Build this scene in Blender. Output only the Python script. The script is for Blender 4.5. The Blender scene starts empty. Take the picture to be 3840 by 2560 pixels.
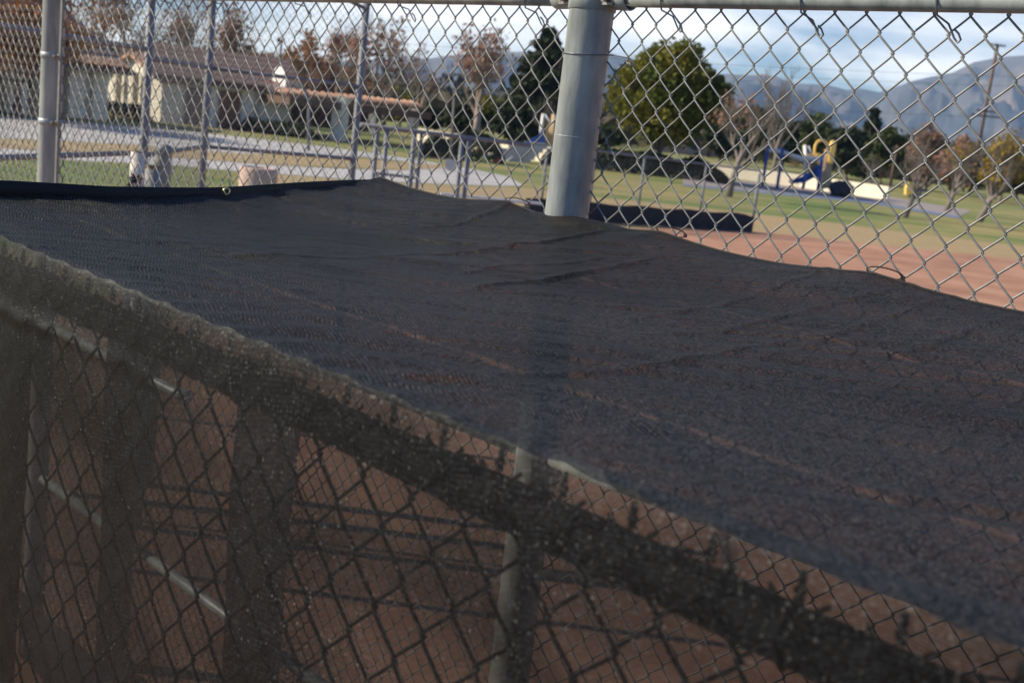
import bpy, math, random
import numpy as np
from mathutils import Vector, noise as mnoise
random.seed(7); RNG = np.random.default_rng(7)
PI = math.pi
S = bpy.context.scene
COL = S.collection

# ------------------------------------------------------------------ camera
PITCH, ROLL, CZ, FPX = .1951, .1167, 2.6, 4266.0
FW = Vector((0, math.cos(PITCH), -math.sin(PITCH))); RT0 = Vector((1, 0, 0)); UP0 = RT0.cross(FW)
RT = math.cos(ROLL)*RT0 + math.sin(ROLL)*UP0
UP = -math.sin(ROLL)*RT0 + math.cos(ROLL)*UP0
CAMP = Vector((0, 0, CZ))
cd = bpy.data.cameras.new('camera'); cam = bpy.data.objects.new('camera', cd); COL.objects.link(cam)
from mathutils import Matrix
M = Matrix((( RT.x, UP.x, -FW.x, 0), (RT.y, UP.y, -FW.y, 0), (RT.z, UP.z, -FW.z, CZ), (0, 0, 0, 1)))
cam.matrix_world = M
cd.sensor_width = 36; cd.lens = FPX/3840*36; cd.clip_start = .02; cd.clip_end = 30000
cd.dof.use_dof = True; cd.dof.focus_distance = 2.0; cd.dof.aperture_fstop = 7.6
S.camera = cam

# ------------------------------------------------------------------ world, sun, exposure
SUN_AZ, SUN_EL = math.radians(-89), math.radians(31)
w = bpy.data.worlds.new('World'); S.world = w; w.use_nodes = True
nt = w.node_tree; nt.nodes.clear()
wo = nt.nodes.new('ShaderNodeOutputWorld'); bg = nt.nodes.new('ShaderNodeBackground')
sky = nt.nodes.new('ShaderNodeTexSky'); sky.sky_type = 'NISHITA'; sky.sun_disc = False
sky.sun_elevation = SUN_EL; sky.sun_rotation = SUN_AZ; sky.altitude = 300
sky.air_density = 1.0; sky.dust_density = .35; sky.ozone_density = 1.6
tc = nt.nodes.new('ShaderNodeTexCoord'); mp = nt.nodes.new('ShaderNodeMapping')
mp.inputs['Scale'].default_value = (1.5, 1.5, 8); mp.inputs['Location'].default_value = (.35, .1, .2)
nz = nt.nodes.new('ShaderNodeTexNoise'); nz.inputs['Scale'].default_value = 2.6; nz.inputs['Detail'].default_value = 7
nz.inputs['Roughness'].default_value = .52; nz.inputs['Distortion'].default_value = .35
cr = nt.nodes.new('ShaderNodeValToRGB'); cr.color_ramp.elements[0].position = .40; cr.color_ramp.elements[1].position = .66
cr.color_ramp.elements[0].color = (.05, .05, .05, 1); cr.color_ramp.elements[1].color = (.95, .95, .95, 1)
mx = nt.nodes.new('ShaderNodeMix'); mx.data_type = 'RGBA'
L = nt.links.new
L(tc.outputs['Generated'], mp.inputs[0]); L(mp.outputs[0], nz.inputs['Vector']); L(nz.outputs[0], cr.inputs[0])
sx = nt.nodes.new('ShaderNodeSeparateXYZ'); L(tc.outputs['Generated'], sx.inputs[0])
el = nt.nodes.new('ShaderNodeMapRange'); el.inputs[1].default_value = .13; el.inputs[2].default_value = .27; el.inputs[3].default_value = 1; el.inputs[4].default_value = .05
L(sx.outputs[2], el.inputs[0]); ml = nt.nodes.new('ShaderNodeMath'); ml.operation = 'MULTIPLY'; L(cr.outputs[0], ml.inputs[0]); L(el.outputs[0], ml.inputs[1])
tn = nt.nodes.new('ShaderNodeMix'); tn.data_type = 'RGBA'; tn.blend_type = 'MULTIPLY'; tn.inputs['Factor'].default_value = 1
tn.inputs['B'].default_value = (.55, .88, 1.5, 1); L(sky.outputs[0], tn.inputs['A'])
L(ml.outputs[0], mx.inputs['Factor']); L(tn.outputs['Result'], mx.inputs['A']); mx.inputs['B'].default_value = (14.2, 16.2, 20.5, 1)
L(mx.outputs['Result'], bg.inputs[0]); bg.inputs[1].default_value = .055; L(bg.outputs[0], wo.inputs[0])
sd = bpy.data.lights.new('sun', 'SUN'); sun = bpy.data.objects.new('sun', sd); COL.objects.link(sun)
sd.energy = 5.0; sd.angle = math.radians(.55); sd.color = (1.0, .93, .82)
SV = Vector((math.cos(SUN_EL)*math.sin(SUN_AZ), math.cos(SUN_EL)*math.cos(SUN_AZ), math.sin(SUN_EL)))
sun.rotation_euler = SV.to_track_quat('Z', 'Y').to_euler()
S.view_settings.view_transform = 'Standard'; S.view_settings.look = 'None'
S.view_settings.gamma = 1; S.view_settings.exposure = 0.6
S.render.engine = 'CYCLES'
S.cycles.transparent_max_bounces = 24; S.cycles.max_bounces = 6
S.cycles.volume_bounces = 0

# ------------------------------------------------------------------ pixel helpers (photo is 3840 wide): a ray meets the ground or a distance
def ray(x, y): return FW + RT*((x-1920)/FPX) - UP*((y-1280)/FPX)
def G(x, y, z=0.0):
    d = ray(x, y); t = (z-CZ)/d.z; return CAMP + d*t
def A(x, y, t): return CAMP + ray(x, y)*t
def PXM(t): return FPX/t           # photo pixels per metre at depth t
# fence frame: E along the fences, N away from the camera
TH = .7804
E_ = Vector((math.cos(TH), -math.sin(TH), 0)); N_ = Vector((math.sin(TH), math.cos(TH), 0)); Z_ = Vector((0, 0, 1))
DM, DN = 1.92, .60
def P(s, d, z): return E_*s + N_*d + Z_*z

# ------------------------------------------------------------------ object helpers
def tag(o, label=None, cat=None, group=None, kind=None):
    if label: o['label'] = label
    if cat: o['category'] = cat
    if group: o['group'] = group
    if kind: o['kind'] = kind
    return o
def empty(name, loc, label, cat, group=None):
    o = bpy.data.objects.new(name, None); COL.objects.link(o); o.location = loc; o.empty_display_size = .1
    return tag(o, label, cat, group)
class MB:
    """collects boxes, tubes, lathes and quads, built as one mesh in world coordinates"""
    def __init__(s): s.v = []; s.f = []; s.sm = []
    def add(s, V, F, smooth=False):
        b = len(s.v); s.v += [tuple(p) for p in V]; s.f += [tuple(b+i for i in q) for q in F]; s.sm += [smooth]*len(F); return s
    def box(s, c, size, ax=None, bev=0):
        X, Y, Zz = ax or (Vector((1, 0, 0)), Vector((0, 1, 0)), Vector((0, 0, 1)))
        c = Vector(c); hx, hy, hz = [q/2 for q in size]
        V = [c+X*(i*hx)+Y*(j*hy)+Zz*(k*hz) for i in (-1, 1) for j in (-1, 1) for k in (-1, 1)]
        return s.add(V, [(0, 1, 3, 2), (4, 6, 7, 5), (0, 4, 5, 1), (2, 3, 7, 6), (0, 2, 6, 4), (1, 5, 7, 3)])
    def tube(s, pts, r, n=10, cap=True):
        pts = [Vector(p) for p in pts]; rr = r if isinstance(r, (list, tuple)) else [r]*len(pts)
        V = []; F = []; prev = None
        for i, p in enumerate(pts):
            t = (pts[min(i+1, len(pts)-1)]-pts[max(i-1, 0)]).normalized()
            if prev is None:
                a = Vector((0, 0, 1)) if abs(t.z) < .9 else Vector((1, 0, 0)); u = t.cross(a).normalized()
            else: u = (prev - t*prev.dot(t)).normalized()
            prev = u; q = t.cross(u)
            for k in range(n): an = 2*PI*k/n; V.append(p+(u*math.cos(an)+q*math.sin(an))*rr[i])
        for i in range(len(pts)-1):
            for k in range(n): F.append((i*n+k, i*n+(k+1) % n, (i+1)*n+(k+1) % n, (i+1)*n+k))
        s.add(V, F, True)
        if cap and n > 2:
            b = len(s.v)-len(V)
            s.f += [tuple(b+k for k in range(n))[::-1], tuple(b+(len(pts)-1)*n+k for k in range(n))]; s.sm += [False, False]
        return s
    def lathe(s, c, prof, n=24, ax=None):
        X, Y, Zz = ax or (Vector((1, 0, 0)), Vector((0, 1, 0)), Vector((0, 0, 1))); c = Vector(c)
        V = []; F = []
        for r, z in prof:
            for k in range(n): a = 2*PI*k/n; V.append(c+(X*math.cos(a)+Y*math.sin(a))*r+Zz*z)
        for i in range(len(prof)-1):
            for k in range(n): F.append((i*n+k, i*n+(k+1) % n, (i+1)*n+(k+1) % n, (i+1)*n+k))
        return s.add(V, F, True)
    def poly(s, pts): return s.add(pts, [tuple(range(len(pts)))])
    def build(s, name, m, parent=None):
        return mesh_obj(name, s.v, s.f, m, parent, s.sm)
def mesh_obj(name, V, F, m, parent=None, smooth=None):
    me = bpy.data.meshes.new(name)
    V = np.asarray(V, dtype=np.float64).reshape(-1, 3)
    q_ = parent
    while q_ is not None: V = V - np.array(q_.location); q_ = q_.parent
    if isinstance(F, np.ndarray):
        me.vertices.add(len(V)); me.vertices.foreach_set('co', V.astype(np.float32).ravel())
        k = F.shape[1]; me.loops.add(F.size); me.loops.foreach_set('vertex_index', F.astype(np.int32).ravel())
        me.polygons.add(len(F)); me.polygons.foreach_set('loop_start', np.arange(0, F.size, k, dtype=np.int32))
        try: me.polygons.foreach_set('loop_total', np.full(len(F), k, dtype=np.int32))
        except Exception: pass
        if smooth: me.polygons.foreach_set('use_smooth', np.ones(len(F), dtype=bool))
        me.update(calc_edges=True)
    else:
        me.from_pydata(V.tolist(), [], F); me.update()
        if smooth is not None: me.polygons.foreach_set('use_smooth', smooth)
    if m: me.materials.append(m)
    o = bpy.data.objects.new(name, me); COL.objects.link(o)
    if parent is not None: o.parent = parent
    return o

# ------------------------------------------------------------------ materials
def nodes(name):
    m = bpy.data.materials.new(name); m.use_nodes = True; t = m.node_tree
    return m, t, t.nodes['Principled BSDF'], t.nodes['Material Output']
def mat(name, c, rough=.7, metal=0, c2=None, scale=5, detail=4, bump=0, lo=.35, hi=.65, coord='Object', stretch=None, bscale=None, spec=.5):
    m, t, b, o = nodes(name); b.inputs['Base Color'].default_value = (*c, 1); b.inputs['Roughness'].default_value = rough
    b.inputs['Metallic'].default_value = metal; b.inputs['Specular IOR Level'].default_value = spec
    tc = t.nodes.new('ShaderNodeTexCoord'); src = tc.outputs[coord]
    if stretch:
        mpn = t.nodes.new('ShaderNodeMapping'); mpn.inputs['Scale'].default_value = stretch; t.links.new(src, mpn.inputs[0]); src = mpn.outputs[0]
    if c2:
        n = t.nodes.new('ShaderNodeTexNoise'); n.inputs['Scale'].default_value = scale; n.inputs['Detail'].default_value = detail
        n.inputs['Roughness'].default_value = .6
        r = t.nodes.new('ShaderNodeValToRGB'); r.color_ramp.elements[0].position = lo; r.color_ramp.elements[1].position = hi
        r.color_ramp.elements[0].color = (*c, 1); r.color_ramp.elements[1].color = (*c2, 1)
        t.links.new(src, n.inputs['Vector']); t.links.new(n.outputs[0], r.inputs[0]); t.links.new(r.outputs[0], b.inputs['Base Color'])
    if bump:
        n2 = t.nodes.new('ShaderNodeTexNoise'); n2.inputs['Scale'].default_value = bscale or scale*4; n2.inputs['Detail'].default_value = 4
        bp = t.nodes.new('ShaderNodeBump'); bp.inputs['Strength'].default_value = bump; bp.inputs['Distance'].default_value = .02
        t.links.new(src, n2.inputs['Vector']); t.links.new(n2.outputs[0], bp.inputs['Height']); t.links.new(bp.outputs[0], b.inputs['Normal'])
    return m
GALV = mat('galvanized_pipe', (.20, .225, .225), .45, .15, (.38, .41, .395), 16, 10, .04, .38, .62, stretch=(1, 1, .25), bscale=90)
GALV2 = mat('galvanized_pipe_far', (.15, .16, .175), .6, .1, (.20, .21, .23), 6, 3)
WIRE = mat('galvanized_wire', (.145, .15, .14), .42, .2, (.21, .215, .20), 60, 2)
WIRE2 = mat('dull_wire', (.08, .083, .088), .6, .1)
TIE = mat('aluminium_tie_wire', (.16, .17, .18), .4, .6)
STEEL = mat('bolt_steel', (.30, .29, .27), .4, .7, (.18, .15, .12), 60, 4)
BLACKTAPE = mat('black_webbing', (.003, .003, .004), .75, 0, (.006, .006, .008), 300, 3, .15, bscale=900)
BLACKZIP = mat('black_zip_tie', (.006, .006, .006), .4)
BRASS = mat('brass_grommet', (.62, .50, .22), .3, .9)
ALUM = mat('brushed_aluminium', (.55, .55, .58), .4, .5, (.45, .45, .5), 5)
CLAY = mat('infield_clay', (.29, .138, .078), .95, 0, (.43, .232, .140), .55, 12, .4, .36, .64, bscale=9)
DRY = mat('dry_sandy_turf', (.36, .25, .125), .95, 0, (.30, .235, .10), .8, 8, 0, .35, .65)
CONC = mat('concrete', (.40, .385, .37), .9, 0, (.48, .465, .45), .7, 7)
ROAD = mat('pale_path', (.37, .36, .345), .9, 0, (.45, .44, .42), .5, 8)
LAWN = mat('green_lawn', (.085, .135, .018), .95, 0, (.20, .19, .05), .22, 8, 0, .38, .66, stretch=(1, 2.2, 1))
GRASS = mat('park_grass', (.085, .15, .018), .95, 0, (.29, .235, .08), .11, 9, 0, .38, .60, stretch=(1, 2.5, 1))
STUCCO = mat('cream_stucco', (.76, .69, .53), .9, 0, (.82, .75, .60), 2, 6, .2, bscale=40)
STUCCO2 = mat('tan_stucco', (.42, .37, .29), .9, 0, (.50, .45, .36), 1.5, 6)
PINKWALL = mat('pink_block_wall', (.52, .40, .33), .9, 0, (.58, .46, .38), 1, 4)
WALLC = mat('cream_retaining_wall', (.86, .78, .60), .9, 0, (.78, .70, .54), .6, 5)
def tile_mat(name, c, c2, ax=(0, 1, 0)):
    m, t, b, o = nodes(name); tc = t.nodes.new('ShaderNodeTexCoord')
    wv = t.nodes.new('ShaderNodeTexWave'); wv.inputs['Scale'].default_value = 1.1; wv.inputs['Distortion'].default_value = .6; wv.inputs['Detail'].default_value = 2
    wv.bands_direction = 'Z'
    n = t.nodes.new('ShaderNodeTexNoise'); n.inputs['Scale'].default_value = 3; n.inputs['Detail'].default_value = 6
    a = t.nodes.new('ShaderNodeMix'); a.data_type = 'RGBA'; a.inputs['A'].default_value = (*c, 1); a.inputs['B'].default_value = (*c2, 1)
    ad = t.nodes.new('ShaderNodeMath'); ad.operation = 'MULTIPLY'
    t.links.new(tc.outputs['Object'], wv.inputs['Vector']); t.links.new(tc.outputs['Object'], n.inputs['Vector'])
    t.links.new(wv.outputs['Fac'], ad.inputs[0]); t.links.new(n.outputs[0], ad.inputs[1]); ad.use_clamp = True
    t.links.new(ad.outputs[0], a.inputs['Factor']); t.links.new(a.outputs['Result'], b.inputs['Base Color'])
    bp = t.nodes.new('ShaderNodeBump'); bp.inputs['Strength'].default_value = .6; bp.inputs['Distance'].default_value = .06
    t.links.new(wv.outputs['Fac'], bp.inputs['Height']); t.links.new(bp.outputs[0], b.inputs['Normal']); b.inputs['Roughness'].default_value = .85
    return m
ROOF = tile_mat('brown_roof_tiles', (.12, .078, .068), (.25, .165, .145))
ROOF_O = tile_mat('orange_clay_tiles', (.30, .17, .11), (.48, .31, .21))
EAVE = mat('brown_eave_timber', (.13, .075, .05), .8)
DOORM = mat('brown_door_paint', (.16, .07, .035), .6, 0, (.20, .09, .05), 3)
DOORG = mat('taupe_door_paint', (.16, .12, .10), .7)
DARK = mat('dark_opening', (.02, .02, .02), .9)
DARKW = mat('window_glass_dark', (.03, .035, .04), .2)
WHITE = mat('white_paint', (.80, .78, .72), .5)
ORANGE = mat('orange_rim_paint', (.60, .14, .05), .5)
NETM = mat('net_cord', (.45, .38, .35), .9)
BLUE = mat('blue_play_plastic', (.02, .07, .27), .4)
YEL = mat('yellow_play_plastic', (.78, .52, .12), .5)
TAN = mat('tan_play_plastic', (.50, .36, .20), .6)
BRN = mat('brown_play_plastic', (.22, .12, .06), .5)
BLK = mat('black_rubber', (.025, .027, .03), .6)
LAMPB = mat('black_lamp_metal', (.02, .02, .022), .5)
WOODP = mat('utility_pole_wood', (.10, .07, .055), .9, 0, (.14, .10, .08), 3)
PINKC = mat('pink_exposed_aggregate', (.45, .31, .25), .9, 0, (.55, .41, .34), 30, 5)
PVC = mat('cream_pvc', (.62, .57, .48), .5)
RUST = mat('rusty_pipe_rim', (.22, .12, .06), .8)
PLAYF = mat('playground_surface', (.30, .24, .21), .9, 0, (.26, .24, .24), .8, 5)
BLUEK = mat('blue_grey_kerb', (.14, .18, .26), .8)
MOUNT = mat('hazy_chaparral_slopes', (.035, .05, .075), .95, 0, (.15, .135, .13), .0024, 12, 0, .44, .66)  # distance haze painted in as blue base, ridge highlights as warm mottle
def sheer_mat(name, c, alpha):
    m, t, b, o = nodes(name); b.inputs['Base Color'].default_value = (*c, 1); b.inputs['Roughness'].default_value = .8
    tr = t.nodes.new('ShaderNodeBsdfTransparent'); mxs = t.nodes.new('ShaderNodeMixShader'); mxs.inputs[0].default_value = alpha
    t.links.new(tr.outputs[0], mxs.inputs[1]); t.links.new(b.outputs[0], mxs.inputs[2]); t.links.new(mxs.outputs[0], o.inputs[0]); return m
DARKSHEET = sheer_mat('near_black_sheet', (.014, .015, .022), .93)
SCRNAVY = mat('navy_windscreen', (.019, .020, .026), .85, 0, (.030, .032, .040), 2)
def leaf_mat(name, c, c2, tr=.25, sc=.9):
    m, t, b, o = nodes(name); tc = t.nodes.new('ShaderNodeTexCoord')
    n = t.nodes.new('ShaderNodeTexNoise'); n.inputs['Scale'].default_value = sc; n.inputs['Detail'].default_value = 5
    r = t.nodes.new('ShaderNodeValToRGB'); r.color_ramp.elements[0].position = .38; r.color_ramp.elements[1].position = .62
    r.color_ramp.elements[0].color = (*c, 1); r.color_ramp.elements[1].color = (*c2, 1)
    t.links.new(tc.outputs['Object'], n.inputs['Vector']); t.links.new(n.outputs[0], r.inputs[0]); t.links.new(r.outputs[0], b.inputs['Base Color'])
    b.inputs['Roughness'].default_value = .7; b.inputs['Specular IOR Level'].default_value = .2
    tl = t.nodes.new('ShaderNodeBsdfTranslucent'); t.links.new(r.outputs[0], tl.inputs[0])
    ms = t.nodes.new('ShaderNodeMixShader'); ms.inputs[0].default_value = tr
    t.links.new(b.outputs[0], ms.inputs[1]); t.links.new(tl.outputs[0], ms.inputs[2]); t.links.new(ms.outputs[0], o.inputs[0]); return m
LF_OLIVE = leaf_mat('olive_leaves', (.065, .09, .012), (.21, .19, .028), .25, .5)
LF_DARK = leaf_mat('dark_evergreen_leaves', (.018, .028, .012), (.04, .052, .02), .12)
LF_GREEN = leaf_mat('green_leaves', (.035, .055, .015), (.085, .10, .03), .2)
LF_HEDGE = leaf_mat('juniper_leaves', (.022, .034, .02), (.045, .06, .035), .1)
LF_ORANGE = leaf_mat('orange_leaves', (.22, .09, .03), (.36, .16, .05), .3)
LF_RUST = leaf_mat('rust_leaves', (.26, .15, .11), (.38, .23, .16), .35)
LF_BROWN = leaf_mat('brown_leaves', (.22, .14, .09), (.32, .20, .13), .35)
LF_YEL = leaf_mat('yellow_leaves', (.22, .16, .03), (.36, .24, .04), .3)
BARK = mat('grey_bark', (.14, .12, .105), .9, 0, (.22, .19, .165), 2, 5)
BARKP = mat('pale_sycamore_bark', (.38, .32, .26), .9, 0, (.22, .17, .14), 1.5, 4)
BARKD = mat('dark_bark', (.09, .065, .05), .9, 0, (.14, .10, .08), 2)

# the knitted shade cloth: dark plastic yarn with small holes; holes close up when seen at a slant, as in any thick knit
def cloth_mat(name, open_face, slant, tint=(.020, .021, .024), stripes=(), gloss=.075, rib=(.396, -.915, .0046, .7)):
    m, t, b, o = nodes(name); N = t.nodes.new; K = t.links.new
    uv = N('ShaderNodeUVMap'); uv.uv_map = 'UVMap'; sp = N('ShaderNodeSeparateXYZ'); K(uv.outputs[0], sp.inputs[0])
    def math_(op, a, b_=None, c=None, clamp=False):
        n = N('ShaderNodeMath'); n.operation = op; n.use_clamp = clamp
        for i, q in enumerate((a, b_, c)):
            if q is None: continue
            if isinstance(q, (int, float)): n.inputs[i].default_value = q
            else: K(q, n.inputs[i])
        return n.outputs[0]
    PU, PV = .0016, .0024
    ru = math_('DIVIDE', sp.outputs[0], PU); rv = math_('DIVIDE', sp.outputs[1], PV)
    row = math_('FLOOR', rv); off = math_('MULTIPLY', math_('MODULO', row, 2.0), .5)
    ru2 = math_('ADD', ru, off)
    fu = math_('SUBTRACT', math_('FRACT', ru2), .5); fv = math_('SUBTRACT', math_('FRACT', rv), .5)
    d = math_('SQRT', math_('ADD', math_('MULTIPLY', math_('MULTIPLY', fu, fu), 1.2), math_('MULTIPLY', fv, fv)))
    mr = N('ShaderNodeMapRange'); K(d, mr.inputs[0]); mr.inputs[1].default_value = .22; mr.inputs[2].default_value = .44
    mr.inputs[3].default_value = 1; mr.inputs[4].default_value = .16
    hole = mr.outputs[0]
    lw = N('ShaderNodeLayerWeight'); lw.inputs[0].default_value = .5
    cosv = math_('SUBTRACT', 1.0, lw.outputs['Facing'])
    fac = math_('POWER', cosv, slant)
    # big soft variations where the knit is stretched open
    nb = N('ShaderNodeTexNoise'); nb.inputs['Scale'].default_value = 2.6; nb.inputs['Detail'].default_value = 3
    mpb = N('ShaderNodeMapping'); mpb.inputs['Scale'].default_value = (1, 2.4, 1); K(uv.outputs[0], mpb.inputs[0]); K(mpb.outputs[0], nb.inputs['Vector'])
    var = math_('MAXIMUM', math_('MULTIPLY_ADD', nb.outputs[0], 4.2, -1.15), .25)
    T = math_('MULTIPLY', math_('MULTIPLY', math_('MULTIPLY', hole, fac), var), open_face)
    for (v0, wd, amt) in stripes:
        dd = math_('ABSOLUTE', math_('SUBTRACT', sp.outputs[1], v0))
        s1 = N('ShaderNodeMapRange'); K(dd, s1.inputs[0]); s1.inputs[1].default_value = wd*.3; s1.inputs[2].default_value = wd
        s1.inputs[3].default_value = amt; s1.inputs[4].default_value = 0
        T = math_('ADD', T, math_('MULTIPLY', s1.outputs[0], math_('MULTIPLY', hole, math_('POWER', cosv, .6))))
    T = math_('MINIMUM', T, .95)
    # glints: each loop of yarn tilts its own way
    cell = N('ShaderNodeCombineXYZ'); K(math_('FLOOR', ru2), cell.inputs[0]); K(row, cell.inputs[1])
    wn = N('ShaderNodeTexWhiteNoise'); wn.noise_dimensions = '2D'; K(cell.outputs[0], wn.inputs['Vector'])
    geo = N('ShaderNodeNewGeometry')
    vs = N('ShaderNodeVectorMath'); vs.operation = 'SUBTRACT'; K(wn.outputs['Color'], vs.inputs[0]); vs.inputs[1].default_value = (.5, .5, .5)
    vm = N('ShaderNodeVectorMath'); vm.operation = 'SCALE'; K(vs.outputs[0], vm.inputs[0]); vm.inputs['Scale'].default_value = .9
    va = N('ShaderNodeVectorMath'); va.operation = 'ADD'; K(geo.outputs['Normal'], va.inputs[0]); K(vm.outputs[0], va.inputs[1])
    wn2 = N('ShaderNodeTexWhiteNoise'); wn2.noise_dimensions = '3D'; c3 = N('ShaderNodeVectorMath'); c3.operation = 'ADD'; K(cell.outputs[0], c3.inputs[0]); c3.inputs[1].default_value = (0, 0, 7.3); K(c3.outputs[0], wn2.inputs['Vector'])
    vn = N('ShaderNodeVectorMath'); vn.operation = 'NORMALIZE'; K(va.outputs[0], vn.inputs[0])
    gl = N('ShaderNodeBsdfGlossy'); gl.inputs['Roughness'].default_value = .44; gl.inputs['Color'].default_value = (.24, .25, .26, 1)
    K(vn.outputs[0], gl.inputs['Normal'])
    rn = N('ShaderNodeTexNoise'); rn.inputs['Scale'].default_value = 7; rn.inputs['Detail'].default_value = 2; K(uv.outputs[0], rn.inputs['Vector'])
    rc = math_('ADD', math_('ADD', math_('MULTIPLY', sp.outputs[0], rib[0]/rib[2]), math_('MULTIPLY', sp.outputs[1], rib[1]/rib[2])), math_('MULTIPLY', rn.outputs[0], 9.0))
    rs = math_('MULTIPLY_ADD', math_('SINE', math_('MULTIPLY', rc, 2*PI)), rib[3], 1.0)
    ra = N('ShaderNodeTexNoise'); ra.inputs['Scale'].default_value = 2.2; ra.inputs['Detail'].default_value = 5; K(uv.outputs[0], ra.inputs['Vector'])
    rs = math_('MULTIPLY', rs, math_('MULTIPLY_ADD', ra.outputs[0], 1.6, .2))
    cm = N('ShaderNodeVectorMath'); cm.operation = 'SCALE'; cm.inputs[0].default_value = tint
    K(math_('MULTIPLY', rs, math_('MULTIPLY_ADD', math_('POWER', wn2.outputs['Value'], 3.0), 5.0, .45)), cm.inputs['Scale']); K(cm.outputs[0], b.inputs['Base Color'])
    b.inputs['Roughness'].default_value = .6; b.inputs['Specular IOR Level'].default_value = .10
    b.inputs['Sheen Weight'].default_value = .0
    # raised yarn
    bp = N('ShaderNodeBump'); bp.inputs['Strength'].default_value = .5; bp.inputs['Distance'].default_value = .0008
    K(math_('SUBTRACT', 1.0, hole), bp.inputs['Height']); K(bp.outputs[0], b.inputs['Normal'])
    g1 = N('ShaderNodeMixShader'); K(math_('MULTIPLY', math_('MULTIPLY', math_('GREATER_THAN', wn2.outputs['Value'], .35), gloss*1.0), rs), g1.inputs[0])
    K(b.outputs[0], g1.inputs[1]); K(gl.outputs[0], g1.inputs[2])
    tr = N('ShaderNodeBsdfTransparent'); ms = N('ShaderNodeMixShader')
    K(T, ms.inputs[0]); K(g1.outputs[0], ms.inputs[1]); K(tr.outputs[0], ms.inputs[2]); K(ms.outputs[0], o.inputs[0])
    return m
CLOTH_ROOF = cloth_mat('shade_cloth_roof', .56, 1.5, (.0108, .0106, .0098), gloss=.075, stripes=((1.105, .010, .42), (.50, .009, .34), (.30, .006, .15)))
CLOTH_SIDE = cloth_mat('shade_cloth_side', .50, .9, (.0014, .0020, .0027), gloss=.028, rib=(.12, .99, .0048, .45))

# ================================================================== THE SETTING
def sheet(name, pts, z, m):
    o = MB().poly([(p.x, p.y, z) for p in pts]).build(name, m); tag(o, kind='structure'); return o
g = MB().poly([(-6000, -40, 0), (6000, -40, 0), (6000, 5200, 0), (-6000, 5200, 0)]).build('ground', GRASS); tag(g, kind='structure')
def strip(name, up, lo, z, m): return sheet(name, [G(*p) for p in up] + [G(*p) for p in lo[::-1]], z, m)
strip('road', [(-900, 330), (-300, 400), (0, 436), (230, 452), (640, 487), (860, 510), (1170, 545), (1340, 566), (1500, 590), (1640, 612)],
      [(-900, 430), (-300, 484), (0, 519), (230, 528), (640, 551), (860, 574), (1170, 583), (1340, 586), (1500, 604), (1640, 620)], .004, ROAD)
strip('path', [(-900, 478), (-300, 528), (0, 558), (230, 570), (640, 592), (860, 608), (1040, 622), (1280, 634), (1500, 640), (1740, 628), (1900, 662), (1958, 692)],
      [(-900, 520), (-300, 568), (0, 592), (230, 600), (640, 620), (860, 640), (1040, 652), (1290, 672), (1500, 684), (1740, 694), (1900, 698), (1960, 698)], .008, CONC)
strip('dry_verge', [(-900, 432), (-300, 486), (0, 521), (230, 530), (640, 553), (860, 576), (1170, 586), (1500, 608), (1700, 622)],
      [(-900, 476), (-300, 526), (0, 556), (230, 568), (640, 590), (860, 606), (1040, 620), (1500, 638), (1700, 630)], .012, DRY)
strip('dry_field', [(1040, 655), (1290, 676), (1500, 688), (1740, 700), (1960, 704), (2240, 742), (2800, 800), (3200, 848), (3840, 925), (4600, 1010)],
      [(1040, 860), (1290, 860), (1500, 870), (1740, 890), (1960, 900), (2240, 905), (2800, 866), (3300, 924), (3840, 978), (4600, 1080)], .016, DRY)
strip('lawn', [(-900, 522), (-300, 570), (0, 594), (230, 602), (640, 622), (860, 642)], [(-900, 800), (-300, 800), (0, 800), (230, 800), (640, 800), (860, 800)], .020, LAWN)
strip('playground_floor', [(2560, 655), (2900, 690), (3330, 738), (3640, 790)], [(2560, 690), (2800, 712), (3250, 752), (3600, 812)], .012, PLAYF)
strip('playground_kerb', [(2560, 690), (2800, 712), (3250, 752), (3600, 812)], [(2560, 697), (2800, 720), (3250, 762), (3600, 822)], .016, BLUEK)
edge = [G(2240, 868), G(2500, 858), G(2800, 866), G(3050, 894), G(3300, 922), G(3840, 976), G(4300, 1030)]
clay = [Vector((-5.5, -8, 0)), Vector((-6, 9, 0)), Vector((-4, 15, 0)), Vector((-1, 22, 0))] + edge + [Vector((60, 26, 0)), Vector((60, -8, 0))]
sheet('infield_dirt', clay, .024, CLAY)

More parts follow.
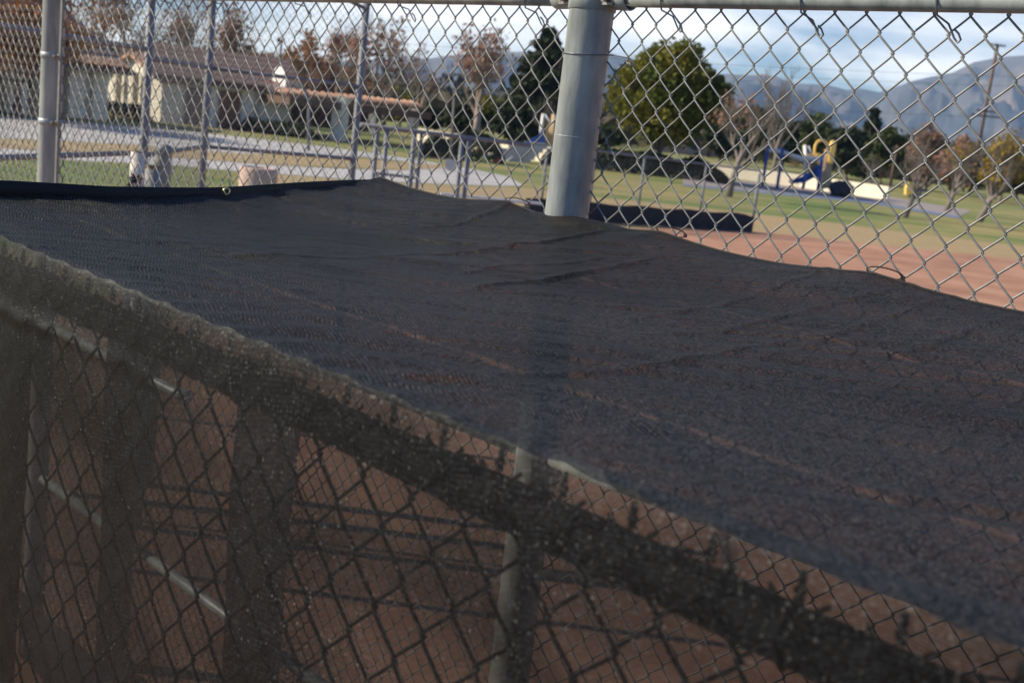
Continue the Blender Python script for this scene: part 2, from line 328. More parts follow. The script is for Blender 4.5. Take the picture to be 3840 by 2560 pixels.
# mountains: ridged terrain far behind the town
sky_px = [(-1500, 380), (-500, 330), (200, 300), (800, 262), (1200, 236), (1400, 224), (1600, 219), (1784, 197), (1857, 189), (1921, 197), (2013, 192), (2150, 196), (2289, 199), (2330, 214), (2500, 245),
          (2700, 276), (2850, 282), (2917, 289), (2972, 312), (3031, 317), (3100, 321), (3178, 340), (3220, 333), (3298, 347), (3362, 326), (3431, 303),
          (3569, 275), (3651, 234), (3752, 213), (3840, 208), (4100, 180), (4600, 260), (5300, 420)]
def build_mountains():
    NX, NR = 620, 64; V = []; xs = np.linspace(-1500, 5300, NX); ys = np.interp(xs, [p[0] for p in sky_px], [p[1] for p in sky_px])
    for r in range(NR):
        t = r/(NR-1)
        for i in range(NX):
            top = A(xs[i], ys[i], 4900)
            dirn = Vector((top.x, top.y, 0)).normalized(); dist = 4900*(.60+.40*t)
            q = dirn*dist*Vector((top.x, top.y)).length/4900
            nzv = mnoise.fractal(Vector((q.x*.0021, q.y*.0021, 1.7)), 1.0, 2.1, 7)
            rg = 1-abs(mnoise.fractal(Vector((q.x*.0012+9, q.y*.0012, 5.)), 1.0, 2.0, 5))*2
            h = (top.z)*(t**1.15)
            amp = math.sin(PI*min(t, .995))*.9
            r2_ = 1-abs(mnoise.fractal(Vector((q.x*.0040, q.y*.0016+3, 2.)), 1.0, 2.0, 6))*2
            h = h + amp*(170*nzv+150*(rg-.6)+90*(r2_-.6)) if r < NR-1 else top.z+6*nzv
            if r < NR-1: h = min(h, CZ+(top.z-CZ)*Vector((q.x, q.y)).length/Vector((top.x, top.y)).length*(.80+.19*t)+6*nzv)
            V.append((q.x, q.y, max(h, -4) if r else -6))
    V += [(V[(NR-1)*NX+i][0]*1.06, V[(NR-1)*NX+i][1]*1.06, -6) for i in range(NX)]
    F = [(r*NX+i, r*NX+i+1, (r+1)*NX+i+1, (r+1)*NX+i) for r in range(NR) for i in range(NX-1)]
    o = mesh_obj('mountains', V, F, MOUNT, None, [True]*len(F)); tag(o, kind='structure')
build_mountains()

# ================================================================== CHAIN LINK
def chain_mesh(name, org, ex, nz, length, z0, z1, k0, zph, wdt, hgt, r, m, parent, seg=3, sides=5, amp=.0017, tip=0):
    """vertical zigzag wires hooked into one another at every crossing; ex runs along, nz is the normal"""
    half = hgt/2; n0 = math.floor((z0-zph)/half); n1 = math.ceil((z1-zph)/half)
    i0 = math.ceil((0-k0)/(wdt/2)); i1 = math.floor((length-k0)/(wdt/2))
    lev = np.arange(n0, n1+1); T = np.linspace(n0, n1, (n1-n0)*seg+1)
    ex = np.array(ex); nz = np.array(nz); org = np.array(org)
    Vs = []; Fs = []; base = 0
    zz = zph + T*half; keep = (zz >= z0-1e-6) & (zz <= z1+1e-6+tip); T = T[keep]; zz = zz[keep]; n = len(T)
    ang = np.arange(sides)*2*PI/sides
    for i in range(i0, i1):
        par = i % 2
        ph = (T+par) % 2.0
        tri = np.where(ph < 1, ph, 2-ph)                      # 0..1..0
        tri = .5-.5*np.cos(tri*PI)*(.82)-.0 if False else tri
        sm = np.clip((tri-.5)*1.0, -.5, .5); sm = np.sign(sm)*(np.abs(sm)-.10*np.maximum(0, np.abs(sm)-.42)/.08*.3)
        xx = k0+(i+.5)*wdt/2+sm*(wdt/2+.0080*(wdt/.066))
        off = amp*np.cos(PI*T+PI*par)*0 + amp*np.where(ph < 1, 1, -1)*np.abs(np.sin(PI*T))**.5
        jit = .0006*np.sin(i*12.9+T*.7)
        C3 = org + np.outer(xx+jit, ex) + np.outer(off, nz); C3[:, 2] = zz
        dC = np.gradient(C3, axis=0); dC /= np.linalg.norm(dC, axis=1)[:, None]
        u = np.cross(dC, nz); u /= np.linalg.norm(u, axis=1)[:, None]; q = np.cross(dC, u)
        ring = C3[:, None, :] + r*(np.cos(ang)[None, :, None]*u[:, None, :] + np.sin(ang)[None, :, None]*q[:, None, :])
        Vs.append(ring.reshape(-1, 3))
        a = (np.arange(n-1)[:, None]*sides + np.arange(sides)[None, :]); b = (np.arange(n-1)[:, None]*sides + (np.arange(sides)+1)[None, :] % sides)
        Fs.append(np.stack([a, b, b+sides, a+sides], -1).reshape(-1, 4)+base); base += n*sides
    return mesh_obj(name, np.concatenate(Vs), np.concatenate(Fs), m, parent, True)

# ------------------------------------------------------------------ main tall fence
SL, SR = -7.6, 1.6
mf = empty('chain_link_fence', P(-1.772, DM, 0), 'tall galvanized chain link fence behind the black shade cloth, with thick round posts', 'fence')
def main_post(s, r, label=None):
    b = MB(); b.lathe(P(s, DM+.0, 0)-N_*0, [(r, 0), (r, 2.93), (r*1.02, 2.932)], 40)
    p = b.build('post', GALV, mf); 
    if label: p['label'] = label
    return p
RM, RL = .0500, .043
pm = main_post(-1.772-.002, RM); pl = main_post(-4.655, RL); pr = main_post(1.25, RM); pl2 = main_post(-7.5, RL)
# the posts stand on the camera side of the mesh: mesh plane a little behind the pipes' axis
for s, r, par in ((-1.774, RM, pm), (-4.655, RL, pl)):
    MB().lathe(P(s, DM, 0), [(r+.0005, 2.843), (r+.0035, 2.845), (r+.0035, 2.893), (r+.0005, 2.895)], 40).build('brace_band', GALV, par)
    MB().lathe(P(s, DM, 0), [(r+.004, 2.925), (r+.006, 2.94), (r+.002, 2.965), (r*.6, 2.985), (.001, 2.992)], 32).build('post_cap', GALV, par)
for zc in (2.865, 2.62, 2.36):
    MB().lathe(P(-4.655, DM, 0), [(RL+.0005, zc-.012), (RL+.003, zc-.011), (RL+.003, zc+.011), (RL+.0005, zc+.012)], 36).build('brace_band', GALV, pl)
    b = MB(); c = P(-4.655, DM, zc)+E_*(RL+.018)
    b.box(c, (.03, .012, .022), (E_, N_, Z_)); b.tube([c-N_*.022, c+N_*.02], .0055, 8); b.build('bolt', STEEL, pl)
MB().box(P(-4.655+RL+.031, DM, 2.3), (.018, .006, 1.1), (E_, N_, Z_)).build('tension_bar', WIRE, mf)
MB().lathe(P(-1.774, DM, 0), [(RM+.0002, 2.567), (RM+.0009, 2.568), (RM+.0002, 2.569)], 40).build('weld_seam', GALV, pm)
RZ = 2.874; RR = .0215
def sag(s): return -.010*math.sin(PI*min(1, max(0, (s+4.655)/2.88))) if s < -1.77 else 0.0
def railz(s): return RZ + .0035*(s+1.77)*(1 if s < -1.77 else 1)
for a, b_ in ((-7.45, -4.70), (-4.60, -1.84), (-1.70, 1.2)):
    pts = [P(a+(b_-a)*k/14, DM, railz(a+(b_-a)*k/14)) for k in range(15)]
    rl = MB().tube(pts, RR, 20).build('top_rail', GALV, mf)
for sgn in (-1, 1):          # rail end cups beside the main post
    c = P(-1.774+sgn*(RM+.006), DM, railz(-1.77)); cup = MB()
    ax = (N_, Z_, E_*sgn); cup.lathe(c, [(.012, 0), (.022, .004), (.0275, .016), (.0285, .052), (.0262, .055), (.0262, .03)], 24, ax)
    cp = cup.build('rail_end_cup', GALV, mf)
    bb = MB(); c2 = P(-1.774+sgn*(RM+.014), DM-.01, 2.874-.0)
    bb.box(c2+Z_*0-N_*.012, (.034, .006, .040), (E_, N_, Z_)); bb.tube([c2-N_*.034-Z_*.006, c2+N_*.02-Z_*.006], .0055, 8)
    bb.tube([c2-N_*.028-Z_*.006, c2-N_*.020-Z_*.006], .010, 6); bb.build('bolt', STEEL, cp)
ch = chain_mesh('wire_mesh', P(SL, DM+.024, 0), tuple(E_), tuple(N_), SR-SL, .03, 2.866, -1.2151-SL-.0652*100, 2.821, .0652, .0718, .0020, WIRE, mf, seg=8, sides=6, amp=.0018)
# mid and low rails of the main fence, seen dimly through the cloth
for zz, a, b_ in ((1.819, -4.6, -1.83), (1.822, -1.72, 1.2), (.862, -4.6, -1.83), (.862, -1.72, 1.2)):
    MB().tube([P(a, DM, zz), P(b_, DM, zz+(.07 if zz > 1.5 and a > -2 else 0))], .0195, 16).build('brace_rail', GALV, mf)
MB().tube([P(-4.62, DM-.01, 1.528), P(-3.47, DM-.01, 1.528), P(-3.45, DM, 1.528), P(-3.44, DM+.02, 1.528)], .019, 14).build('brace_rail', GALV, mf)  # added half-length pipe, put in to draw a pale highlight line behind the cloth
# aluminium tie wires hooked round the rail
def tie(s):
    c = P(s, DM, railz(s)); pts = []
    for k in range(11):
        a = math.radians(-150+24*k); pts.append(c + N_*(math.sin(a)*-1*(RR+.0024)*-1) + Z_*(math.cos(a)*(RR+.0024)) + E_*(.0008*k-.004))
    pts = pts[::-1]
    last = pts[-1]
    f = c - N_*(RR+.002) + E_*.004 - Z_*.004
    tail = [f, c - N_*(RR-.004)+E_*.008-Z_*.028, P(s+.018, DM+.010, 2.838), P(s+.0285, DM+.019, 2.815), P(s+.036, DM+.020, 2.808), P(s+.041, DM+.018, 2.813), P(s+.036, DM+.016, 2.823), P(s+.029, DM+.014, 2.829)]
    arc = [c + Z_*(RR+.0022)*math.cos(t) - N_*(RR+.0022)*math.sin(t) + E_*(.004-.01*(1-t/(PI*.5))) for t in np.linspace(-2.0, PI*.5, 12)]
    MB().tube(arc+tail[1:], .0019, 6).build('wire_tie', TIE, mf)
for s in (-4.076, -3.743, -3.402, -2.929, -2.449, -1.975, -1.571, -1.237, -.969, -.55, -.1, .4, .9, -5.3, -5.9, -6.6): tie(s)
# tie wire strapped round the main post
a0 = []
for k in range(25):
    t = PI*1.0 + PI*1.05*k/24; rr = RM+.0018
    a0.append(P(-1.774, DM, 2.752-.006*math.sin(k/24*PI))+E_*(math.cos(t)*rr)+N_*(math.sin(t)*rr))
a0 += [P(-1.774+RM+.03, DM+.006, 2.752), P(-1.774+RM+.062, DM+.02, 2.748), P(-1.774+RM+.074, DM+.022, 2.738), P(-1.774+RM+.066, DM+.018, 2.732), P(-1.774+RM+.058, DM+.014, 2.740)]
MB().tube(a0, .0015, 6).build('wire_tie', TIE, mf)

# ------------------------------------------------------------------ low fence that carries the cloth, close to the camera
lf = empty('chain_link_fence', P(-.6, DN, 0), 'near chain link fence standing under the shade cloth, wire tips poking up at its edge', 'fence')
KN = -.591
chain_mesh('wire_mesh', P(-2.6, DN, 0), tuple(E_), tuple(N_), 4.2, .03, 2.340, KN+2.6-.0668*60, 2.350-.074*.5, .0668, .074, .0019, WIRE2, lf, seg=5, sides=5, amp=.0016)
MB().tube([P(-2.6, DN+.024, 2.297), P(1.6, DN+.024, 2.297)], .0205, 18).build('top_rail', WIRE2, lf)
for s in (-2.45, 1.3): MB().tube([P(s, DN+.03, 0), P(s, DN+.03, 2.30)], .028, 16).build('post', GALV2, lf)
for s in (-1.37, -1.0, -.66, -.34, 0.0):
    c = P(s, DN+.024, 2.297)
    MB().tube([c+Z_*.0225*math.cos(t)-N_*.0225*math.sin(t)+E_*t*.003 for t in np.linspace(-2.6, 2.6, 14)], .0018, 6).build('wire_tie', TIE, lf)
# twisted wire tips
b = MB()
for k in range(-30, 33):
    s = KN+k*.0668
    if s < -2.55 or s > 1.55: continue
    b.tube([P(s-.0022, DN-.001, 2.332), P(s+.0022, DN+.002, 2.338), P(s-.0012, DN-.001, 2.345), P(s+.0015, DN, 2.351)], .0019, 5)
    b.tube([P(s+.0022, DN+.001, 2.332), P(s-.0022, DN-.002, 2.338), P(s+.0012, DN+.001, 2.345), P(s-.002, DN, 2.350)], .0019, 5)
tw = b.build('wire_tips', WIRE2, lf); tw['kind'] = 'stuff'

# ================================================================== SHADE CLOTH
sc = empty('shade_cloth', P(-1.2, 1.2, 0), 'black knitted shade cloth stretched over the low roof and hanging down its side', 'shade cloth')
def hem_s(D):
    return float(np.interp(D, [.3, .6, .76, .94, 1.24, 1.62, 1.92], [-1.98, -1.98, -2.03, -2.02, -2.12, -2.31, -2.47]))
tie_s = [-2.47, -1.973, -1.496, -.997, -.50, 0.0, .5, 1.0, 1.5]
folds = [ # (points in the photo, amplitude, width) raised creases that run across the roof
 ([(1450, 895), (1750, 897), (2050, 893), (2250, 888), (2440, 872)], .012, .020),
 ([(1700, 1015), (1900, 992), (2150, 985), (2330, 972), (2480, 962)], .013, .022),
 ([(1650, 955), (1900, 945), (2150, 950), (2400, 945)], .006, .018),
 ([(640, 888), (900, 886), (1200, 893), (1450, 897)], .007, .020),
 ([(1500, 815), (1700, 828), (1900, 800), (2020, 770)], .009, .02),
 ([(1830, 1585), (2000, 1588), (2180, 1592), (2330, 1583), (2560, 1560)], .0045, .008),
 ([(1150, 1330), (1400, 1335), (1700, 1345), (1900, 1352)], .008, .015),
 ([(1800, 1320), (2150, 1312), (2500, 1270), (2800, 1225), (3150, 1190)], .008, .020),
 ([(2300, 1120), (2700, 1100), (3050, 1050), (3350, 1010)], .006, .018),
 ([(2350, 1170), (2750, 1165), (3150, 1120), (3600, 1100)], .006, .018),
 ([(2800, 1270), (3200, 1190), (3700, 1120)], .006, .018),
 ([(3150, 1290), (3500, 1250), (3840, 1190)], .006, .02),
 ([(0, 830), (350, 838), (800, 850), (1300, 860)], .004, .03),
 ([(0, 900), (300, 915), (700, 960), (1100, 1010), (1500, 1030)], .004, .03),
 ([(500, 1000), (800, 1080), (1100, 1200), (1350, 1310)], .004, .02),
 ([(900, 1060), (1300, 1150), (1700, 1190), (2100, 1200)], .004, .02),
 ([(700, 1130), (950, 1230), (1200, 1330), (1500, 1400)], .005, .015),
]
FL = []
for pts, amp, wd in folds:
    Q = [G(x, y, 2.37) for x, y in pts]
    dense = []
    for i in range(len(Q)-1):
        for k in range(60): dense.append(Q[i].lerp(Q[i+1], k/60))
    dense.append(Q[-1]); FL.append((np.array([(q.x, q.y) for q in dense]), amp, wd))
def fold_h(X, Y):
    H = np.zeros_like(X)
    for L_, amp, wd in FL:
        for kk in range(1): pass
        n = len(L_); lo_ = L_.min(0)-.12; hi_ = L_.max(0)+.12
        sel = (X > lo_[0]) & (X < hi_[0]) & (Y > lo_[1]) & (Y < hi_[1])
        X_, Y_ = X[sel], Y[sel]
        best = np.full(X_.shape, 1e9); sg = np.zeros_like(X_); tt = np.zeros_like(X_)
        for i in range(n):
            d2 = (X_-L_[i, 0])**2+(Y_-L_[i, 1])**2; mk = d2 < best
            best = np.where(mk, d2, best); tt = np.where(mk, i/(n-1), tt); sg = np.where(mk, Y_-L_[i, 1], sg)
        d = np.sqrt(best); end = np.clip(np.sin(PI*np.clip(tt, .001, .999)), 0, 1)**.6
        asym = .62+.25*np.tanh(sg/.005)                      # steep on the camera side
        H[sel] += .42*amp*end*np.exp(-(d/(wd*asym))**2*1.4)
    return H
def roof():
    NS, ND = 760, 340
    V = np.zeros((ND, NS, 3)); UVs = np.zeros((ND, NS, 2))
    for j in range(ND):
        D = DM-.008-(DM-.008-DN+.003)*j/(ND-1); s = np.linspace(hem_s(D), 1.45, NS)
        V[j, :, 0] = s; V[j, :, 1] = D
    s = V[..., 0]; D = V[..., 1]; t = (DM-D)/(DM-DN)
    X = E_.x*s+N_.x*D; Y = E_.y*s+N_.y*D
    z = 2.392-.036*t - .034*np.sin(PI*np.clip(t, 0, 1))
    # far edge: scalloped between the tie points
    ph = np.zeros_like(s); ts = np.array(tie_s)
    idx = np.clip(np.searchsorted(ts, s)-1, 0, len(ts)-2); fr = (s-ts[idx])/(ts[idx+1]-ts[idx])
    z += np.exp(-t/.10)*(.004-.018*np.sin(PI*np.clip(fr, 0, 1)))
    # near edge: pushed up by the wire tips
    kk = ((s-KN)/.0668) % 1.0; bump = np.abs(kk-.5)*2
    z += np.exp(-(1-t)/.035)*(.0022*bump**2.2)
    # little ripples running in from each tip
    z += np.exp(-(1-t)/.16)*.0006*np.cos(2*PI*(s-KN)/.0668)
    # wrinkles: mostly across the view, with a random wander
    R = np.zeros_like(s)
    for (kx, ky, amp, p1) in ((1.1, 9, .0045, 0), (1.6, 19, .0030, 3), (2.6, 37, .0019, 7), (5, 70, .0008, 5), (14, 12, .0008, 9)):
        a = np.empty_like(s); flat = a.ravel(); xf = X.ravel(); yf = Y.ravel()
        for i in range(0, flat.size): flat[i] = mnoise.noise(Vector((xf[i]*kx+p1, yf[i]*ky+xf[i]*1.2, p1)))
        R += amp*a
    z += R*np.clip((1-t)/.05, .15, 1)*np.clip(t/.04, .3, 1)
    z += fold_h(X, Y)*np.clip((1-t)/.06, 0, 1)
    # lift toward the raised hem at the open end
    e = (s-np.vectorize(hem_s)(D)); z += np.exp(-e/.10)*(.026*np.sin(PI*np.clip(t, 0, 1))+.012*t)
    V[..., 2] = z
    W = np.empty_like(V); W[..., 0] = X; W[..., 1] = Y; W[..., 2] = z
    UVs[..., 0] = s; UVs[..., 1] = DM-D
    return W, UVs, NS, ND, z[-1].copy(), s[-1].copy()
def grid_obj(name, W, UVs, NS, ND, m, parent):
    a = (np.arange(ND-1)[:, None]*NS+np.arange(NS-1)[None, :]).ravel()
    F = np.stack([a, a+NS, a+NS+1, a+1], -1)
    o = mesh_obj(name, W.reshape(-1, 3), F, m, parent, True)
    uvl = o.data.uv_layers.new(name='UVMap'); uvl.data.foreach_set('uv', UVs.reshape(-1, 2)[F.ravel()].astype(np.float32).ravel())
    return o
W, UVs, NS, ND, zedge, sedge = roof()
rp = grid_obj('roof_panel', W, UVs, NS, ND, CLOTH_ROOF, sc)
# side panel: over the edge and down the camera side of the near fence
def side():
    n1, NZ = 760, 260
    s = np.linspace(-1.98, 1.45, n1); W = np.zeros((NZ, n1, 3)); U = np.zeros((NZ, n1, 2))
    ze = np.interp(s, sedge, zedge)
    kk = ((s-KN)/.0668) % 1.0; tipw = (np.abs(kk-.5)*2)**2
    for j in range(NZ):
        q = (j/(NZ-1))**1.7; drop = q*2.28
        z = ze-drop
        # rounds over the wire tips, leans on the rail, then hangs with slow ripples
        out = .003+.006*(1-np.exp(-drop/.012)) - .001*tipw*np.exp(-drop/.03)
        rip = np.array([mnoise.noise(Vector((a*5.5, zz*1.1, 2.))) for a, zz in zip(s, z)])
        rip2 = np.array([mnoise.noise(Vector((a*16, zz*9, 8.))) for a, zz in zip(s, z)])
        ba = np.sin(2*PI*(s-KN)/.0668)*np.sin(2*PI*z/.074)
        D = DN-out-(.010*(rip+.25))*min(1, drop/.12)-.0012*rip2*min(1, drop/.03)-.0005*ba*min(1, drop/.05)
        # soft sagging roll under the rail
        D -= .0045*np.exp(-((drop-.085-.012*rip)/.011)**2)*(np.clip(-s-1.0, 0, .35)*2.2)
        W[j, :, 0] = E_.x*s+N_.x*D; W[j, :, 1] = E_.y*s+N_.y*D; W[j, :, 2] = z
        U[j, :, 0] = s; U[j, :, 1] = 1.33+drop
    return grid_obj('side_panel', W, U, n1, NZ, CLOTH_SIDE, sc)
side()
# black webbing hem standing up at the open end, with brass grommets
def hem():
    n = 60; V = []; F = []
    for i in range(n+1):
        t = i/n; D = DM-.006-(DM-DN)*t
        top = 2.389-.004*t+.003*math.sin(t*9)
        hgt = .010+.021*min(1, t*3.2)+.0015*math.sin(t*14)
        c = P(hem_s(D)-.003+.004*math.sin(t*11), D, 0)
        for off, zz in ((0, top), (.003, top-hgt*.5), (0.001, top-hgt)):
            V.append(c+E_*off+Z_*zz)
        for off, zz in ((-.0025, top-hgt), (-.0025, top)): V.append(c+E_*off+Z_*zz)
    for i in range(n):
        for k in range(5): F.append((i*5+k, i*5+(k+1) % 5, (i+1)*5+(k+1) % 5, (i+1)*5+k))
    h = mesh_obj('hem', V, F, BLACKTAPE, sc, [True]*len(F))
    for D in (1.245, .70):
        c = P(hem_s(D)+.0045, D, 2.377)
        dr = (P(hem_s(D-.05), D-.05, 0)-P(hem_s(D+.05), D+.05, 0)).normalized(); nn = dr.cross(Z_)*-1
        if nn.dot(CAMP-c) < 0: nn = -nn
        nn = (nn+(CAMP-c).normalized()*1.4).normalized(); dr = Z_.cross(nn).normalized(); c = c+nn*.003; yy = nn.cross(dr)
        b = MB(); b.lathe(c+nn*.001, [(.0038, 0), (.0042, .0018), (.0062, .0026), (.0082, .0016), (.0086, 0)], 24, (dr, yy, nn)); b.build('grommet', BRASS, h)
        MB().lathe(c+nn*.0014, [(.0001, 0), (.0041, 0)], 20, (dr, yy, nn)).build('grommet_hole', DARK, h)
hem()
# narrow rolled edge of the cloth where it meets the tall fence
eb = [Vector(W[0, i])+Z_*.0008-N_*.001 for i in range(0, NS, 3)]
MB().tube(eb, .0026, 6).build('edge_binding', BLACKTAPE, sc)
# a turned-back flap of cloth in front of the main post
def flap():
    a, b_, c, d = G(2040, 806, 2.40), G(2250, 858, 2.395), G(2440, 878, 2.40), G(2250, 896, 2.375)
    V = []; n = 24; m_ = 8
    for i in range(n+1):
        t = i/n
        top = P(-1.90+.40*t, DM-.014, 2.384+.010*math.sin(PI*t)); 
        bot = P(-1.84+.34*t, DM-.075-.02*math.sin(PI*t), 2.379-.012*math.sin(PI*t)**.8)
        for k in range(m_+1): 
            q = k/m_; p = top.lerp(bot, q); p = p+Z_*(.010*math.sin(PI*q)*math.sin(PI*t)); V.append(p)
    W_ = np.array([tuple(v) for v in V]).reshape(n+1, m_+1, 3); U_ = np.zeros((n+1, m_+1, 2)); U_[..., 0] = np.linspace(0, .4, n+1)[:, None]; U_[..., 1] = np.linspace(0, .08, m_+1)[None, :]
    grid_obj('cloth_fold', W_, U_, m_+1, n+1, CLOTH_ROOF, sc)
flap()
# black ties looping from the cloth edge through the mesh
labels = ['black loop tie holding the cloth to the tall fence just left of the thick post',
          'black loop tie holding the cloth to the tall fence just right of the thick post',
          'black loop tie joining cloth and tall fence, nearest the picture\'s right edge']
for lab, s0 in zip(labels, (-1.945, -1.478, -.985)):
    b = MB(); pts = []
    c0 = P(s0, DM, 2.398)
    for k in range(23):
        a = 2*PI*k/22; pts.append(c0+E_*(.030*math.cos(a)+.006*math.sin(a))+Z_*(.0085*math.sin(a)-.004*math.cos(a))+N_*(.012*math.cos(a)+.010))
    b.tube(pts, .0013, 6, cap=False); b.box(c0+E_*.03+N_*.02-Z_*.004, (.006, .005, .007), (E_, N_, Z_))
    z = b.build('cable_tie', BLACKZIP); tag(z, lab, 'cable tie', 'black ties along the cloth edge')

# nearly opaque dark sheets on the tall fence and just behind the near one
def dark_sheet(s0, s1, z0, z1, lab, DD=None):
    DD = DD or DM-.045
    n = 14; V = []; F = []
    for i in range(n+1):
        for k in range(9):
            s = s0+(s1-s0)*i/n; zz = z0+(z1-z0)*k/8
            V.append(P(s+.008*math.sin(k*1.3+s0), DD+.006*math.sin(i*1.9+k*.8), zz))
    for i in range(n):
        for k in range(8): F.append((i*9+k, (i+1)*9+k, (i+1)*9+k+1, i*9+k+1))
    o = mesh_obj('dark_strip', V, F, DARKSHEET, None, [True]*len(F)); tag(o, lab, 'windscreen', 'dark strips hanging behind the side cloth')
dark_sheet(-3.03, -2.69, .02, 1.78, 'wide dark upright strip seen through the side cloth, left of the thick post')
dark_sheet(-3.95, -3.66, .02, 1.75, 'narrow dark upright strip seen through the side cloth, left of the wide strip')
dark_sheet(-2.55, -1.665, .02, 2.30, 'large dark sheet behind the side cloth at the left edge of the picture', DN+.065)
dark_sheet(-4.70, -2.55, .02, .33, 'low dark strip seen through the lower left corner of the side cloth')

# ================================================================== MIDDLE DISTANCE
def poleq(p, h, r, name, m, parent, n=12, top=None):
    return MB().tube([(p.x, p.y, 0), (p.x, p.y, h)], r, n).build(name, m, parent)
# tall backstop fence beyond, left
bA, bB, bC = A(548, 400, 8.3), A(774, 400, 10.3), A(1342, 400, 11.1)
b0 = A(-420, 400, 5.6)
bf = empty('backstop_fence', (bB.x, bB.y, 0), 'high fence of slim grey posts and rails in front of the tiled buildings', 'fence')
def flat(p, z=0): return Vector((p.x, p.y, z))
for p, r, h in ((b0, .03, 3.9), (bA, .030, 3.9), (bB, .033, 3.9), (bC, .034, 3.62)): poleq(p, h, r, 'post', GALV2, bf)
for p, q, zs in ((b0, bA, (2.02, 2.76)), (bA, bB, (2.0, 2.70)), (bB, bC, (2.0, 2.70))):
    for zz in zs: MB().tube([flat(p, zz), flat(q, zz)], .019, 10).build('rail', GALV2, bf)
MB().tube([flat(bA, 3.86), flat(bB, 3.86), flat(bB, 3.86).lerp(flat(bC, 3.40), .55), flat(bC, 3.43)], .019, 10).build('rail', GALV2, bf)
for p, q in ((b0, bA), (bA, bB), (bB, bC)):
    d = flat(q-p); Ln = d.length; d.normalize(); nn = Vector((d.y, -d.x, 0))
    chain_mesh('wire_mesh', flat(p), tuple(d), tuple(nn), Ln, .05, 3.55 if q is bC else 3.84, .01, 3.4, .066, .072, .0018, WIRE2, bf, seg=1, sides=3, amp=0)
# pipes standing between the fences
ppos = A(613, 600, 6.9)
gp = empty('capped_post', flat(ppos), 'galvanized round post with a domed cap, just above the cloth hem at left', 'post')
GALV3 = mat('dull_grey_pipe', (.15, .16, .155), .6, .05, (.24, .25, .235), 12, 6)  # a darker grey than the fence posts' pipe
MB().lathe(flat(ppos), [(.050, 0), (.050, 2.14)], 28).build('pipe', GALV3, gp)
MB().lathe(flat(ppos), [(.0505, 2.125), (.0545, 2.128), (.055, 2.158), (.051, 2.168), (.040, 2.179), (.022, 2.186), (.001, 2.188)], 28).build('cap', GALV3, gp)
q = A(573, 640, 6.2); op = empty('open_pipe', flat(q), 'short open topped galvanized pipe in front of the domed post', 'pipe')
zt = A(573, 624, 6.2).z
MB().lathe(flat(q), [(.041, 0), (.041, zt), (.036, zt), (.036, zt-.2)], 28).build('pipe', GALV3, op)
MB().lathe(flat(q), [(.0414, zt-.010), (.0418, zt+.001), (.0365, zt+.002)], 28).build('rusty_rim', RUST, op)
q = A(516, 600, 6.6); zt = A(516, 566, 6.6).z
pv = empty('plastic_pipe', flat(q), 'pale cream pipe end with a rust stained rim, left of the open galvanized pipe', 'pipe')
MB().lathe(flat(q), [(.040, 0), (.040, zt), (.034, zt), (.034, zt-.1)], 24).build('pipe', PVC, pv)
MB().lathe(flat(q), [(.0404, zt-.006), (.0408, zt+.001), (.0345, zt+.0015)], 24).build('rusty_rim', RUST, pv)
q = A(528, 640, 6.3); b = MB()
for k in range(260):
    a = random.uniform(0, 2*PI); z = random.uniform(1.5, 2.03); r1 = .040+random.uniform(0, .018)
    p1 = flat(q, z)+Vector((math.cos(a)*r1, math.sin(a)*r1, 0)); p2 = flat(q, z+random.uniform(-.05, .05))+Vector((math.cos(a+.9)*r1, math.sin(a+.9)*r1, 0)); p3 = flat(q, z+.03)+Vector((math.cos(a+.4)*r1*1.3, math.sin(a+.4)*r1*1.3, 0))
    b.add([p1, p2, p3], [(0, 1, 2)])
b.tube([flat(q, .0), flat(q, 1.5)], .02, 10)
o = b.build('tattered_wrap', mat('silver_black_tape', (.02, .02, .022), .4, 0, (.6, .6, .62), 22, 2, 0, .48, .52)); tag(o, 'tattered silver and black tape bundle below the pale pipe end', 'tape wrap')

# middle fence, framed section (left) and long low section with navy windscreen (right)
fl = [A(1352, 465, 17.0), A(1995, 545, 18.5)]
ff = empty('chain_link_fence', flat(fl[0].lerp(fl[1], .5)), 'waist high grey fence with paired slim posts beyond the cloth corner', 'fence')
zr = A(1352, 468, 17.0).z
MB().tube([flat(fl[0], zr), flat(fl[1], A(1995, 546, 18.5).z)], .036, 10).build('top_rail', GALV2, ff)
def onl(x):
    t = (x-1352)/(1995-1352); return flat(fl[0].lerp(fl[1], t))
for x, r in ((1412, .036), (1446, .036), (1545, .038), (1570, .030), (1722, .038), (1750, .040)):
    q = onl(x); poleq(q, zr-.02, r, 'post', GALV2, ff)
MB().tube([flat(onl(1412), 1.50), flat(onl(1560), 1.48)], .022, 8).build('mid_rail', GALV2, ff)
d = flat(fl[1]-fl[0]); Ln = d.length; d.normalize()
chain_mesh('wire_mesh', flat(fl[0]), tuple(d), (d.y, -d.x, 0), Ln, .05, zr-.03, .01, 1.5, .066, .072, .0018, WIRE2, ff, seg=1, sides=3, amp=0)
